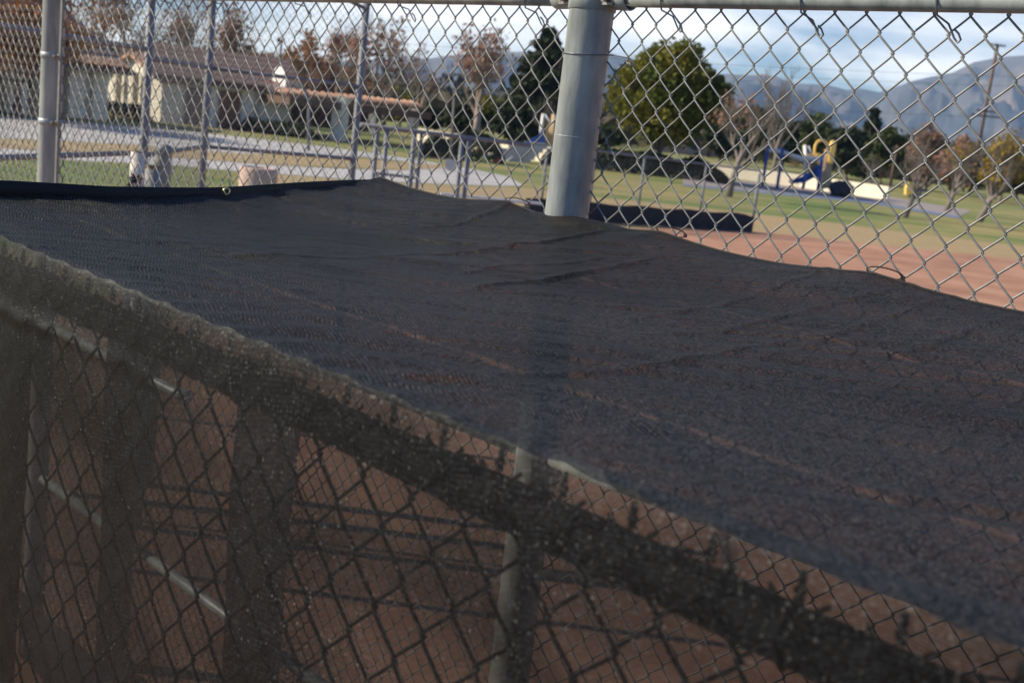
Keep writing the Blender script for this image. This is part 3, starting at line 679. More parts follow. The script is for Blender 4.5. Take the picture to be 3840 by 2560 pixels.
# right hand low fence
q0, q1 = G(1960, 820), G(2815, 872)
lf2 = empty('chain_link_fence', flat(q0.lerp(q1, .5)), 'long low outfield fence with a navy windscreen band along its foot', 'fence')
def onr(x):
    a, b_ = q0, q1
    lo, hi = 0., 1.
    for _ in range(40):
        m_ = (lo+hi)/2; p = a.lerp(b_, m_); dd = p-CAMP; dd.z = 0
        pxx = 1920+FPX*((p-CAMP).dot(RT))/((p-CAMP).dot(FW))
        if pxx < x: lo = m_
        else: hi = m_
    return a.lerp(b_, lo)
def zof(x, y):
    p = onr(x); t = (p-CAMP).dot(FW); return A(x, y, t).z
zL, zRt = zof(2240, 566), zof(2800, 634)
MB().tube([flat(q0, zL-(zRt-zL)*.5), flat(onr(2240), zL), flat(onr(2813), zRt)], .030, 10).build('top_rail', GALV2, lf2)
for x in (2022, 2202, 2384, 2615, 2822):
    p = onr(x) if x < 2815 else q1; poleq(p, (zL+zRt)/2 - (.12 if x > 2800 else 0), .034 if x < 2800 else .045, 'post', GALV2, lf2)
d = flat(q1-q0); Ln = d.length; d.normalize(); nn = Vector((d.y, -d.x, 0))
chain_mesh('wire_mesh', flat(q0), tuple(d), tuple(nn), Ln, .05, min(zL, zRt)-.02, .01, 1., .066, .072, .0019, WIRE2, lf2, seg=1, sides=3, amp=0)
V = []; F = []; n = 60
for i in range(n+1):
    p = q0.lerp(q1, i/n)+nn*(.05+.02*math.sin(i*.9)); hb = .52+.02*math.sin(i*.5)
    if i > n-3: hb -= .04*(i-n+3)*.5
    for k in range(4): V.append(flat(p, .02+hb*k/3)+nn*(.015*math.sin(k*2+i)))
for i in range(n):
    for k in range(3): F.append((i*4+k, (i+1)*4+k, (i+1)*4+k+1, i*4+k+1))
mesh_obj('windscreen', V, F, SCRNAVY, lf2, [True]*len(F))
# bench by the fence
pb0, pb1 = A(1650, 737, 25), A(2030, 754, 25.6)
bn = empty('bench', flat(pb0.lerp(pb1, .5)), 'long backless aluminium bench on the dry ground behind the cloth', 'bench')
dv = flat(pb1-pb0); Lb = dv.length; dv.normalize(); nb = Vector((-dv.y, dv.x, 0)); zb = .46
gsh = (pb0.z+pb1.z)/2
MB().box(flat(pb0.lerp(pb1, .5), gsh), (Lb, .26, .045), (dv, nb, Z_)).build('seat', ALUM, bn)
for t in (.12, .5, .88):
    b = MB(); p = pb0.lerp(pb1, t)
    b.tube([flat(p)+nb*.12+Z_*.03, flat(p, gsh-.03)+nb*.02, flat(p, gsh-.03)-nb*.02, flat(p)-nb*.12+Z_*.03], .022, 8); b.build('leg', GALV2, bn)
# pink trash receptacle
tp = A(970, 640, 21); t0 = empty('trash_receptacle', flat(tp), 'round pink concrete trash receptacle on the lawn beside the path', 'trash can')
MB().lathe(flat(tp), [(.33, 0), (.345, .03), (.345, 1.08), (.33, 1.12), (.26, 1.125), (.25, 1.0)], 32).build('body', PINKC, t0)
MB().lathe(flat(tp), [(.25, .99), (.001, .985)], 24).build('liner', DARK, t0)
# red cap on the hem by the trash can: tiny
# basketball hoop
bp = G(1157, 566); hp = empty('basketball_hoop', flat(bp), 'white fan shaped basketball backboard with orange rim on a bent grey pole', 'basketball hoop')
Zb = (bp-CAMP).dot(FW)
pt = [flat(bp), A(1158, 420, Zb), A(1160, 375, Zb), A(1152, 348, Zb), A(1130, 328, Zb), A(1085, 318, Zb)]
MB().tube(pt, .065, 12).build('pole', GALV2, hp)
bc = A(1046, 288, Zb-.4); fan = []; pm_ = 1/PXM(Zb-.4)
right = Vector((.70, -.71, 0)).normalized(); nrm = Vector((-right.y, right.x, 0))
out = [(-42, 40), (-44, 24), (-37, -2), (-26, -25), (-10, -37), (6, -39), (20, -31), (31, -12), (34, 12), (34, 40), (20, 43), (-6, 28), (-20, 26), (-30, 34)]
out = [(-36, 18), (-35, 4), (-30, -14), (-20, -29), (-4, -38), (12, -36), (24, -25), (32, -8), (35, 12), (35, 30), (28, 38), (12, 36), (-10, 26)]
V = [bc+right*(x*pm_*1.35)+Z_*(-y*pm_+ .11*x*pm_*-1) for x, y in out]; n = len(V)
V2 = [v+nrm*.04 for v in V]
MB().add(V+V2, [tuple(range(n))[::-1], tuple(range(n, 2*n))]+[(i, (i+1) % n, n+(i+1) % n, n+i) for i in range(n)]).build('backboard', WHITE, hp)
rc = A(1018, 309, Zb-.75); ring = [rc+Vector((math.cos(a)*.26, math.sin(a)*.26, .01*math.sin(a))) for a in np.linspace(0, 2*PI, 21)]
rm = MB().tube(ring, .018, 6, cap=False).tube([rc+right*.24, bc+right*.05-Z_*.22], .02, 6); rm = rm.build('rim', ORANGE, hp)
b = MB()
for k in range(12):
    a = 2*PI*k/12; a2 = a+.5
    b.tube([rc+Vector((math.cos(a)*.25, math.sin(a)*.25, 0)), rc+Vector((math.cos(a2)*.17, math.sin(a2)*.17, -.22)), rc+Vector((math.cos(a)*.13, math.sin(a)*.13, -.42))], .012, 4)
    a2 = a-.5
    b.tube([rc+Vector((math.cos(a)*.25, math.sin(a)*.25, 0)), rc+Vector((math.cos(a2)*.17, math.sin(a2)*.17, -.22)), rc+Vector((math.cos(a)*.13, math.sin(a)*.13, -.42))], .012, 4)
b.build('net', NETM, hp)
# park lamp
lp = G(1688, 640); Zl = (lp-CAMP).dot(FW)
la = empty('park_lamp', flat(lp), 'black park lamp with two boxy heads on a tall dark pole', 'lamp post')
tl = A(1708, 300, Zl)
MB().tube([flat(lp), Vector((tl.x, tl.y, tl.z-.25))], [.07, .05], 10).build('pole', mat('lamp_pole_paint', (.10, .09, .085), .6), la)
for dx in (-.24, .22):
    b = MB(); c = tl+Vector((dx, 0, 0)); b.box(c, (.30, .34, .20)); b.box(c+Vector((0, 0, .12)), (.22, .25, .06)); b.box(c-Vector((dx*.5, 0, .06)), (.28, .05, .05)); b.build('lamp_head', LAMPB, la)
MB().box(tl-Z_*.30, (.12, .12, .4)).build('bracket', LAMPB, la)
MB().box(flat(lp, .25), (.42, .3, .42)).build('base_box', CONC, la)

# ------------------------------------------------------------------ buildings
def wallbox(b, p0, p1, z0, z1, th, back):
    d = flat(p1-p0); Ln = d.length; d.normalize(); c = flat(p0.lerp(p1, .5), (z0+z1)/2)+back*(th/2)
    b.box(c, (Ln, th, z1-z0), (d, back, Z_)); return b
# restroom building
w0 = G(600, 457); w1 = flat(A(1085, 500, 66.0))
dw = flat(w1-w0); LW = dw.length; dw.normalize(); bw = Vector((-dw.y, dw.x, 0))
if bw.y < 0: bw = -bw
DEP = 8.0; HE = 2.62
rb = empty('restroom_building', flat(w0.lerp(w1, .5)), 'cream stucco restroom building with brown tiled gable roof and two brown doors', 'building')
b = MB(); b.box(flat(w0.lerp(w1, .5), HE/2)+bw*(DEP/2), (LW, DEP, HE), (dw, bw, Z_))
# gable triangle at the left end
gl_ = flat(w0); ridge = 4.35
b.add([gl_+Z_*HE, gl_+bw*DEP+Z_*HE, gl_+bw*(DEP/2)+Z_*(ridge-.12)], [(0, 2, 1)])
gr_ = flat(w1); b.add([gr_+Z_*HE, gr_+bw*DEP+Z_*HE, gr_+bw*(DEP/2)+Z_*(ridge-.12)], [(0, 1, 2)])
b.build('wall', STUCCO, rb)
def gable(b, p0, p1, bk, dep, ze, zr_, over, th=.12):
    d = flat(p1-p0).normalized(); a = flat(p0)-d*over; c = flat(p1)+d*over
    sl = (zr_-ze)/(dep/2)
    F0 = a-bk*over+Z_*(ze-sl*over); F1 = c-bk*over+Z_*(ze-sl*over); R0 = a+bk*(dep/2)+Z_*zr_; R1 = c+bk*(dep/2)+Z_*zr_
    B0 = a+bk*(dep+over)+Z_*(ze-sl*over); B1 = c+bk*(dep+over)+Z_*(ze-sl*over)
    t = Z_*th
    V = [F0, F1, R1, R0, B1, B0, F0-t, F1-t, R1-t, R0-t, B1-t, B0-t]
    b.add(V, [(0, 1, 2, 3), (3, 2, 4, 5), (7, 6, 9, 8), (8, 9, 11, 10), (0, 6, 7, 1), (5, 4, 10, 11), (0, 3, 9, 6), (3, 5, 11, 9), (1, 7, 8, 2), (2, 8, 10, 4)])
    return b
gable(MB(), w0, w1, bw, DEP, HE+.02, ridge, .55).build('roof', ROOF, rb)
wl = G(402, 420); dl = flat(w0-wl); Ll = dl.length; dl.normalize(); bl = Vector((-dl.y, dl.x, 0)); bl = bl if bl.y > 0 else -bl
b = MB(); b.box(flat(wl.lerp(w0, .5), 1.3)+bl*2.5, (Ll-.02, 5, 2.6), (dl, bl, Z_)); m3 = flat(wl.lerp(w0, .5), 3.5)
b.add([flat(wl, 2.6), flat(w0, 2.6), m3, flat(wl, 2.6)+bl*5, flat(w0, 2.6)+bl*5, m3+bl*5], [(0, 1, 2), (3, 5, 4)])
b.build('wing_wall', mat('wing_cream_stucco', (.68, .65, .55), .9, 0, (.60, .57, .48), 1.2, 5), rb)  # even cream, less yellow than the main wall
b = MB()
for q, sg_ in ((wl, -1), (w0, 1)):
    lo_ = flat(q, 2.35)+dl*sg_*.5-bl*.4; hi_ = m3-bl*.4+Z_*.12
    b.add([lo_, hi_, hi_+bl*6, lo_+bl*6, lo_-Z_*.2, hi_-Z_*.2, hi_+bl*6-Z_*.2, lo_+bl*6-Z_*.2], [(0, 1, 2, 3), (4, 7, 6, 5), (0, 4, 5, 1), (0, 3, 7, 4)])
b.build('wing_roof', ROOF_O, rb)
for t_ in (.30, .62): MB().box(flat(wl.lerp(w0, t_), 1.25)-bl*.35, (.35, .35, 2.5), (dl, bl, Z_)).build('column', STUCCO2, rb)
b = MB(); b.box(flat(w0.lerp(w1, .5), HE-.13)-bw*.5, (LW+1.0, .06, .16), (dw, bw, Z_)); b.build('fascia', EAVE, rb)
for x0, x1, yb, m_, nm in ((695, 748, 468, DOORG, 'taupe painted door'), (805, 857, 475, DOORM, 'red brown painted door')):
    pa, pb_ = G(x0, yb), G(x1, yb)
    ta = max(0, flat(pa-w0).dot(dw)); tb = flat(pb_-w0).dot(dw)
    b = MB(); c = flat(w0)+dw*((ta+tb)/2)-bw*.03+Z_*1.03; b.box(c, (tb-ta, .05, 2.06), (dw, bw, Z_)); dr = b.build('door', m_, rb); dr['label'] = nm
    b = MB()
    for sx in (-1, 1): b.box(c+dw*(sx*((tb-ta)/2+.05))-bw*.01, (.09, .08, 2.14), (dw, bw, Z_))
    b.box(c+Z_*1.09-bw*.01, (tb-ta+.2, .085, .1), (dw, bw, Z_)); b.build('door_frame', STUCCO2, dr)
    MB().box(c+dw*((tb-ta)*.4)-bw*.05, (.04, .05, .12), (dw, bw, Z_)).build('handle', STEEL, dr)
MB().box(flat(w1, HE/2)-dw*2.0-bw*.12, (.2, .22, HE), (dw, bw, Z_)).build('pilaster', STUCCO2, rb)
# left wing with orange tile edge
e0, e1 = G(-520, 385), G(400, 452)
d2 = flat(e1-e0); L2 = d2.length; d2.normalize(); b2 = Vector((-d2.y, d2.x, 0)); b2 = b2 if b2.y > 0 else -b2
cb = empty('community_building', flat(e0.lerp(e1, .5)), 'low tan community building with brown roof and orange tile edge behind the autumn tree', 'building')
b = MB(); b.box(flat(e0.lerp(e1, .5), 1.45)+b2*6, (L2, 9, 2.9), (d2, b2, Z_)); b.box(flat(e1, 1.3)-d2*1.2+b2*.8, (1.1, 1.1, 2.6), (d2, b2, Z_))
b.box(flat(e0.lerp(e1, .5), .55)+b2*1.0, (L2-3, .25, 1.1), (d2, b2, Z_)); b.build('wall', STUCCO2, cb)
for t in (.46, .60, .735, .86, .97):
    MB().box(flat(e0.lerp(e1, t), 1.35)+b2*.5, (.85, .85, 2.7), (d2, b2, Z_)).build('column', STUCCO, cb)
for t in (.5, .655, .80, .92):
    f = MB().box(flat(e0.lerp(e1, t), 1.75)+b2*1.46, (2.0, .06, 1.1), (d2, b2, Z_)).build('window', EAVE, cb)
    MB().box(flat(e0.lerp(e1, t), 1.75)+b2*1.42, (1.8, .04, .95), (d2, b2, Z_)).build('pane', DARKW, f)
gable(MB(), e0, e1, b2, 11, 2.95, 5.6, .9, .2).build('roof', ROOF, cb)
b = MB()
n = int((L2+1.6)/.30)
for i in range(n):
    p = flat(e0)-d2*.8+d2*(i*.30)-b2*.95+Z_*2.62
    b.lathe(p, [(.13, -.05), (.12, .85)], 8, (d2, Z_, (b2+Z_*.45).normalized()))
b.build('tile_edge', ROOF_O, cb)
# shade structure with tile top right of the restroom
s0_, s1_ = G(1110, 521), G(1580, 520)
s1_ = s0_ + (flat(s1_-s0_))*1.0
ds = flat(s1_-s0_); Ls = ds.length; ds.normalize(); bs = Vector((-ds.y, ds.x, 0)); bs = bs if bs.y > 0 else -bs
pg = empty('picnic_shelter', flat(s0_.lerp(s1_, .5)), 'open picnic shelter with thick cream pillars and an orange tiled edge', 'shelter')
for x, wd in ((1268, .78), (1395, .35), (1546, .80)):
    yb = {1268: 528, 1395: 500, 1546: 500}[x]
    p = G(x, yb); zt = {1268: 2.5, 1395: 2.6, 1546: 2.45}[x]
    MB().box(flat(p, zt/2), (wd, wd, zt), (ds, bs, Z_)).build('pillar', STUCCO, pg)
pA, pB = A(1060, 352, 63), A(1592, 402, 70)
dd_ = flat(pB-pA); LL = dd_.length; dd_.normalize(); bb_ = Vector((-dd_.y, dd_.x, 0)); bb_ = bb_ if bb_.y > 0 else -bb_
b = MB()
for i in range(int(LL/.5)):
    p = pA.lerp(pB, (i*.5+.2)/LL)
    b.tube([p-bb_*.5-Z_*.05, p+bb_*.9+Z_*.2], .15, 8)
b.build('tile_edge', ROOF_O, pg)
b = MB(); c = pA.lerp(pB, .5); b.box(c-Z_*.42+bb_*1.5, (LL, 4.5, .42), (dd_, bb_, Z_)); b.build('roof_beam', EAVE, pg)
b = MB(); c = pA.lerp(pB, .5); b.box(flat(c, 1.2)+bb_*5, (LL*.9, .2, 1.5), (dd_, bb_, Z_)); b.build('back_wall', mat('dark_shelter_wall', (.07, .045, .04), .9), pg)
# distant houses
def house(x0, x1, yb, yt, yr, dist_y, wallm, roofm, lab, gab=False):
    p0 = G(x0, yb); Zh = (p0-CAMP).dot(FW); p1 = A(x1, yb+(x1-x0)*.117, Zh); p1.z = 0
    d = flat(p1-p0); Lh = d.length; d.normalize(); bk = Vector((-d.y, d.x, 0)); bk = bk if bk.y > 0 else -bk
    ht = (yb-yt)/FPX*Zh; hr = (yb-yr)/FPX*Zh
    h = empty('house', flat(p0.lerp(p1, .5)), lab, 'house', 'houses beyond the park')
    b = MB(); b.box(flat(p0.lerp(p1, .5), ht/2)+bk*4, (Lh, 8, ht), (d, bk, Z_))
    if gab: b.add([flat(p0, ht)-bk*.0, flat(p1, ht), flat(p0.lerp(p1, .5), hr)], [(0, 1, 2)])
    b.build('wall', wallm, h)
    if gab:
        mid = flat(p0.lerp(p1, .5)); th = .25
        b = MB()
        for q in (p0, p1):
            sgn = 1 if q is p1 else -1
            lo_ = flat(q, ht)+d*sgn*.8-Z_*.5-bk*.6; hi_ = mid+Z_*(hr+.1)-bk*.6
            b.add([lo_, hi_, hi_+bk*9, lo_+bk*9, lo_-Z_*th, hi_-Z_*th, hi_+bk*9-Z_*th, lo_+bk*9-Z_*th], [(0, 1, 2, 3), (4, 7, 6, 5), (0, 4, 5, 1), (0, 3, 7, 4)])
        b.build('roof', roofm, h)
    else: gable(MB(), p0, p1, bk, 8, ht, hr, .6, .2).build('roof', roofm, h)
    MB().box(flat(p0.lerp(p1, .35), ht*.55)-bk*.03, (Lh*.18, .06, ht*.4), (d, bk, Z_)).build('window', DARKW, h)
ROOF_G = mat('grey_shingles', (.20, .19, .19), .9, 0, (.27, .26, .25), 3)
ROOF_B = mat('brown_shingles', (.19, .12, .09), .9, 0, (.27, .18, .14), 3)
house(1838, 1898, 470, 440, 414, 0, WHITE, ROOF_G, 'small white house with a steep grey gable between the sycamore and the brown roofed house', True)
house(1915, 2075, 480, 455, 428, 0, WHITE, ROOF_B, 'white house with a low brown roof, just left of the thick post')
house(1640, 1720, 462, 436, 420, 0, WHITE, ROOF_G, 'tiny white house glimpsed behind the park lamp')
house(3010, 3100, 590, 570, 555, 0, WHITE, ROOF_B, 'pale house glimpsed behind the playground equipment')
# far pink wall
f0, f1 = G(2470, 568), G(2695, 592)
MBw = MB(); d = flat(f1-f0); Lf = d.length; d.normalize(); bk = Vector((-d.y, d.x, 0)); Zf = (f0-CAMP).dot(FW)
MBw.box(flat(f0.lerp(f1, .5), 26/FPX*Zf/1.0*.5+.0), (Lf, .3, 30/FPX*Zf), (d, bk, Z_)); 
o = MBw.build('block_wall', PINKWALL); tag(o, 'far pinkish block wall behind the olive tree', 'wall')
# cream retaining wall round the playground
rw = [G(1570, 535), G(1760, 564), G(2060, 612), G(2350, 633), G(2640, 656), G(3000, 703), G(3325, 750)]
b = MB()
for i in range(len(rw)-1):
    d = flat(rw[i+1]-rw[i]); Lq = d.length; d.normalize(); bk = Vector((-d.y, d.x, 0))
    hh = .95 if i < 4 else .86
    b.box(flat(rw[i].lerp(rw[i+1], .5), hh/2)+Z_*(.002*i), (Lq+.1, .3, hh), (d, bk, Z_))
o = b.build('retaining_wall', WALLC); tag(o, 'long low cream wall around the playground', 'wall')
# brick pier right
p = G(3268, 662); Zp = (p-CAMP).dot(FW)
b = MB(); hp_ = 44/FPX*Zp; b.box(flat(p, hp_/2), (hp_*.55, hp_*.55, hp_)); b.box(flat(p, hp_+.1), (hp_*.66, hp_*.66, .2)); o = b.build('gate_pier', STUCCO2); tag(o, 'square tan pier at the end of the far hedge, right of the playground', 'pier')

# ------------------------------------------------------------------ playground
def pxp(x, y, Z): return A(x, y, Z)
ZP = 72.0
pgd = empty('play_structure', flat(A(3040, 690, ZP)), 'blue and yellow climbing structure with slide and white overhead ladder', 'play equipment')
def stick(pts, r, m_, nm, Z=ZP, par=pgd, n=8):
    return MB().tube([A(x, y, Z+(dz if True else 0)) for x, y, dz in pts], r, n).build(nm, m_, par)
for (a, b_, dz) in (((2881, 546), (2859, 700), 0), ((2936, 556), (2914, 706), -1.5), ((3085, 582), (3066, 716), -1.5), ((3026, 650), (3010, 708), -2)):
    stick([(a[0], a[1], dz), (b_[0], b_[1], dz)], .10, BLUE, 'post')
MB().tube([A(2878, 563, ZP), A(2905, 566, ZP), A(2940, 574, ZP), A(2975, 590, ZP), A(3010, 602, ZP), A(3045, 602, ZP), A(3082, 601, ZP)], .10, 8).tube([A(2900, 562, ZP-1.2), A(2940, 571, ZP-1.2), A(2975, 584, ZP-1.2), A(3010, 594, ZP-1.2), A(3045, 594, ZP-1.2), A(3082, 594, ZP-1.2)], .10, 8).build('overhead_ladder', WHITE, pgd)
MB().tube([A(3018, 545, ZP), A(3022, 600, ZP), A(3014, 690, ZP)], .11, 8).tube([A(3030, 548, ZP), A(3050, 590, ZP)], .07, 6).build('frame_pole', WHITE, pgd)
arc = [A(3082-27*math.cos(t), 566-40*math.sin(t)+3*math.cos(t)*-1, ZP+.5) for t in np.linspace(0, PI, 11)]
arc = [A(3052, 600, ZP+.5)]+arc
MB().tube(arc, .08, 8).build('arch', YEL, pgd)
def panel(pts, m_, nm, Z=ZP, th=.12, par=pgd):
    V = [A(x, y, Z) for x, y in pts]; n = len(V); V2 = [v+Vector((0, th, 0)) for v in V]
    return MB().add(V+V2, [tuple(range(n)), tuple(range(n, 2*n))[::-1]]+[(i, n+i, n+(i+1) % n, (i+1) % n) for i in range(n)]).build(nm, m_, par)
panel([(3130, 527), (3121, 531), (3113, 560), (3107, 612), (3122, 614), (3132, 570), (3137, 535)], YEL, 'climbing_panel', ZP, .5)
panel([(3100, 560), (3092, 690), (3106, 708), (3118, 700), (3120, 612), (3116, 565)], TAN, 'tower_panel', ZP+.2, .6)
panel([(3022, 572), (3016, 640), (3040, 644), (3048, 580)], YEL, 'side_panel', ZP+.3, .2)
panel([(3062, 574), (3058, 616), (3076, 618), (3080, 576)], YEL, 'roof_panel', ZP+.3, .2)
panel([(3038, 606), (3036, 645), (3062, 648), (3066, 608)], BRN, 'barrel_panel', ZP-.3, .6)
panel([(3060, 620), (3056, 668), (3070, 668), (3078, 622)], BLUE, 'deck_wall', ZP-.5, .2)
MB().add([A(x, y, ZP-z_) for x, y, z_ in ((3062, 640, 0), (3038, 652, .4), (3008, 672, .9), (2972, 680, 1.4), (2960, 682, 1.6), (2962, 687, 1.6), (2990, 688, 1.4), (3020, 684, .9), (3050, 668, .3), (3064, 655, 0))], [tuple(range(10))]).tube([A(2962, 680, ZP-1.7), A(3005, 668, ZP-1.2), A(3062, 636, ZP-.3)], .09, 6).build('slide', BLUE, pgd)
panel([(3075, 640), (3072, 705), (3086, 712), (3098, 706), (3096, 640)], STUCCO, 'lower_panel', ZP+.6, .4)
# second structure left of the post
ZQ = 74.0
pg2 = empty('play_structure', flat(A(2050, 610, ZQ)), 'yellow play tower with blue slide and pale swing frame, partly hidden behind the thick post', 'play equipment')
def st2(pts, r, m_, nm): return MB().tube([A(x, y, ZQ) for x, y in pts], r, 8).build(nm, m_, pg2)
st2([(2037, 428), (2030, 480), (2026, 560)], .10, WHITE, 'frame_pole'); st2([(2040, 430), (2058, 452), (2070, 470)], .08, WHITE, 'frame_pole')
st2([(2078, 430), (2072, 540)], .16, TAN, 'post')
panel([(2052, 462), (2044, 530), (2056, 536), (2070, 534), (2074, 466)], YEL, 'tower_panel', ZQ, .4, pg2)
panel([(2030, 486), (2022, 506), (2040, 520), (2046, 486)], BLUE, 'dome_panel', ZQ-.3, .3, pg2)
panel([(2020, 508), (1975, 530), (1955, 548), (1990, 540), (2046, 535), (2046, 512)], BLUE, 'slide', ZQ-.6, .5, pg2)
st2([(2064, 470), (2060, 600)], .09, TAN, 'post')
# steps below
b = MB()
for k in range(5): 
    c = A(1900+k*22, 650-k*12, 66); b.box(flat(c, .12+.22*k), (2.6-.2*k, 1.2, .24+.0*k))
b.tube([A(1868, 632, 65), A(1925, 590, 65)], .09, 8)
o = b.build('concrete_steps', CONC); tag(o, 'pale steps climbing toward the playground wall, left of the thick post', 'steps')
o = MB().lathe(flat(A(1862, 633, 60)), [(.001, 0), (.22, .02), (.28, .18), (.2, .34), (.001, .38)], 16).build('ball', mat('red_ball', (.55, .06, .10), .5)); tag(o, 'small red ball lying at the foot of the steps', 'ball')
# black rock-like climber, spring toy
b = MB()
for k in range(26):
    c = A(random.uniform(3128, 3186), random.uniform(695, 722), 70); b.lathe(c, [(.001, -.35), (.28, -.2), (.34, 0), (.26, .22), (.001, .32)], 7)
o = b.build('climbing_boulder', BLK); tag(o, 'dark rounded climbing boulder on the playground edge', 'boulder')
q = G(3410, 742); Zs = (q-CAMP).dot(FW); st = empty('spring_rider', flat(q), 'yellow spring rider standing on the grass near the leaning bare tree', 'spring rider')
panel([(3406, 688), (3399, 705), (3398, 730), (3422, 732), (3426, 705), (3420, 690), (3413, 686)], YEL, 'body', Zs, .5, st)
MB().tube([flat(q)+Vector((.1*math.cos(t), .1*math.sin(t), .02+t*.012)) for t in np.linspace(0, 20, 50)], .02, 5).build('spring', BLK, st)
q = G(3450, 748); Zs = (q-CAMP).dot(FW); bb = empty('low_play_table', flat(q), 'small blue play table beside the yellow spring rider', 'play table')
MB().box(flat(q, .62), (.62, .5, .10)).box(flat(q, .35)+Vector((.3, 0, 0)), (.25, .3, .08)).build('top', BLUE, bb)
MB().tube([flat(q), flat(q, .6)], .05, 8).build('leg', BLUE, bb)

# ------------------------------------------------------------------ utility poles and wires
def upole(x0, y0, x1, y1, Z, lab, arms, r=.16):
    t0 = A(x0, y0, Z); base = Vector((t0.x, t0.y, 0)); p = empty('utility_pole', base, lab, 'utility pole')
    MB().tube([base, t0], [r*1.25, r], 10).build('pole', WOODP, p)
    for yy, L_ in arms:
        c = A(x0+(x1-x0)*(yy-y0)/(y1-y0), yy, Z); b = MB(); b.box((c.x, c.y-.15, c.z), (L_, .12, .14))
        for k in (-.42, -.2, .2, .42): b.lathe((c.x+k*L_, c.y-.15, c.z+.07), [(.05, 0), (.06, .08), (.03, .16)], 6)
        b.build('crossarm', WOODP, p)
    return t0
ut = upole(3742, 165, 3686, 490, 120, 'tall dark utility pole with crossarms standing in front of the mountains', ((172, 1.6), (436, 3.2), (418, 2.2)), .17)
upole(3365, 545, 3345, 660, 110, 'short pale pole among the trees right of the playground', ((560, .8),), .12)
upole(1056, 150, 1040, 420, 75, 'thin far pole rising above the basketball backboard', ((156, .5),), .07)
for i, (yy, zz) in enumerate(((196, 0), (232, 0), (350, 0))):
    a = A(-800, yy-300, 170); c = A(4600, yy+120, 130); b = MB()
    pts = [a.lerp(c, k/24)-Z_*(3.0*math.sin(PI*k/24)) for k in range(25)]
    b.tube(pts, .018, 4)
    o = b.build('power_line', LAMPB)
    tag(o, ('faint highest power line crossing the sky', 'faint middle power line crossing the sky', 'faint lowest power line crossing in front of the mountains')[i], 'power line', 'power lines')

# ================================================================== TREES
def leaves(pts, size, m, name, parent, flatten=.6):
    n = len(pts); pts = np.asarray(pts)
    u = RNG.normal(size=(n, 3)); u /= np.linalg.norm(u, axis=1)[:, None]
    w_ = RNG.normal(size=(n, 3)); v = np.cross(u, w_); v /= np.linalg.norm(v, axis=1)[:, None]
    s = size*RNG.uniform(.6, 1.4, size=(n, 1)); u *= s; v *= s*.62
    V = np.stack([pts-u, pts-v, pts+u, pts+v], 1).reshape(-1, 3)
    F = np.arange(4*n).reshape(-1, 4)
    return mesh_obj(name, V, F, m, parent)
def clumps(c, rad, ncl, per, csize, flat_bottom=.75, shell=.55, seedpts=None):
    out = []
    for i in range(ncl):
        d = RNG.normal(size=3); d /= np.linalg.norm(d); rr = RNG.uniform(shell, 1.0)
        if d[2] < 0: d[2] *= flat_bottom
        q = np.array(c)+d*np.array(rad)*rr
        cs = csize*RNG.uniform(.55, 1.35)
        pp = RNG.normal(size=(per, 3)); pp /= (np.linalg.norm(pp, axis=1)[:, None]+1e-6); pp *= (RNG.uniform(0, 1, size=(per, 1))**.45)*cs*np.array([1.15, 1.15, .8])
        out.append(q+pp)
    return np.concatenate(out)
def branches(b, p, d, L_, r, depth, tips, spread=.55, up=.25, nch=3, droop=0):
    n = 4; pts = [p]; q = Vector(p); dd = Vector(d)
    for i in range(n):
        dd = (dd+Vector((random.gauss(0, .10), random.gauss(0, .10), up*.12))).normalized(); q = q+dd*(L_/n); pts.append(q.copy())
    b.tube(pts, [r*(1-.55*i/n) for i in range(n+1)], 5 if r > .04 else 3, cap=False)
    if depth == 0: tips += pts[1:]; return
    if depth <= 2: tips += pts[2:]
    for k in range(nch + (1 if random.random() < .4 else 0)):
        i = random.randint(2, n); a = pts[i]
        v = Vector((random.gauss(0, 1), random.gauss(0, 1), random.gauss(.1, .6))).normalized()
        nd = (dd*(1-spread)+v*spread+Z_*up*.4).normalized()
        branches(b, a, nd, L_*random.uniform(.55, .8), r*.52, depth-1, tips, spread, up, nch)
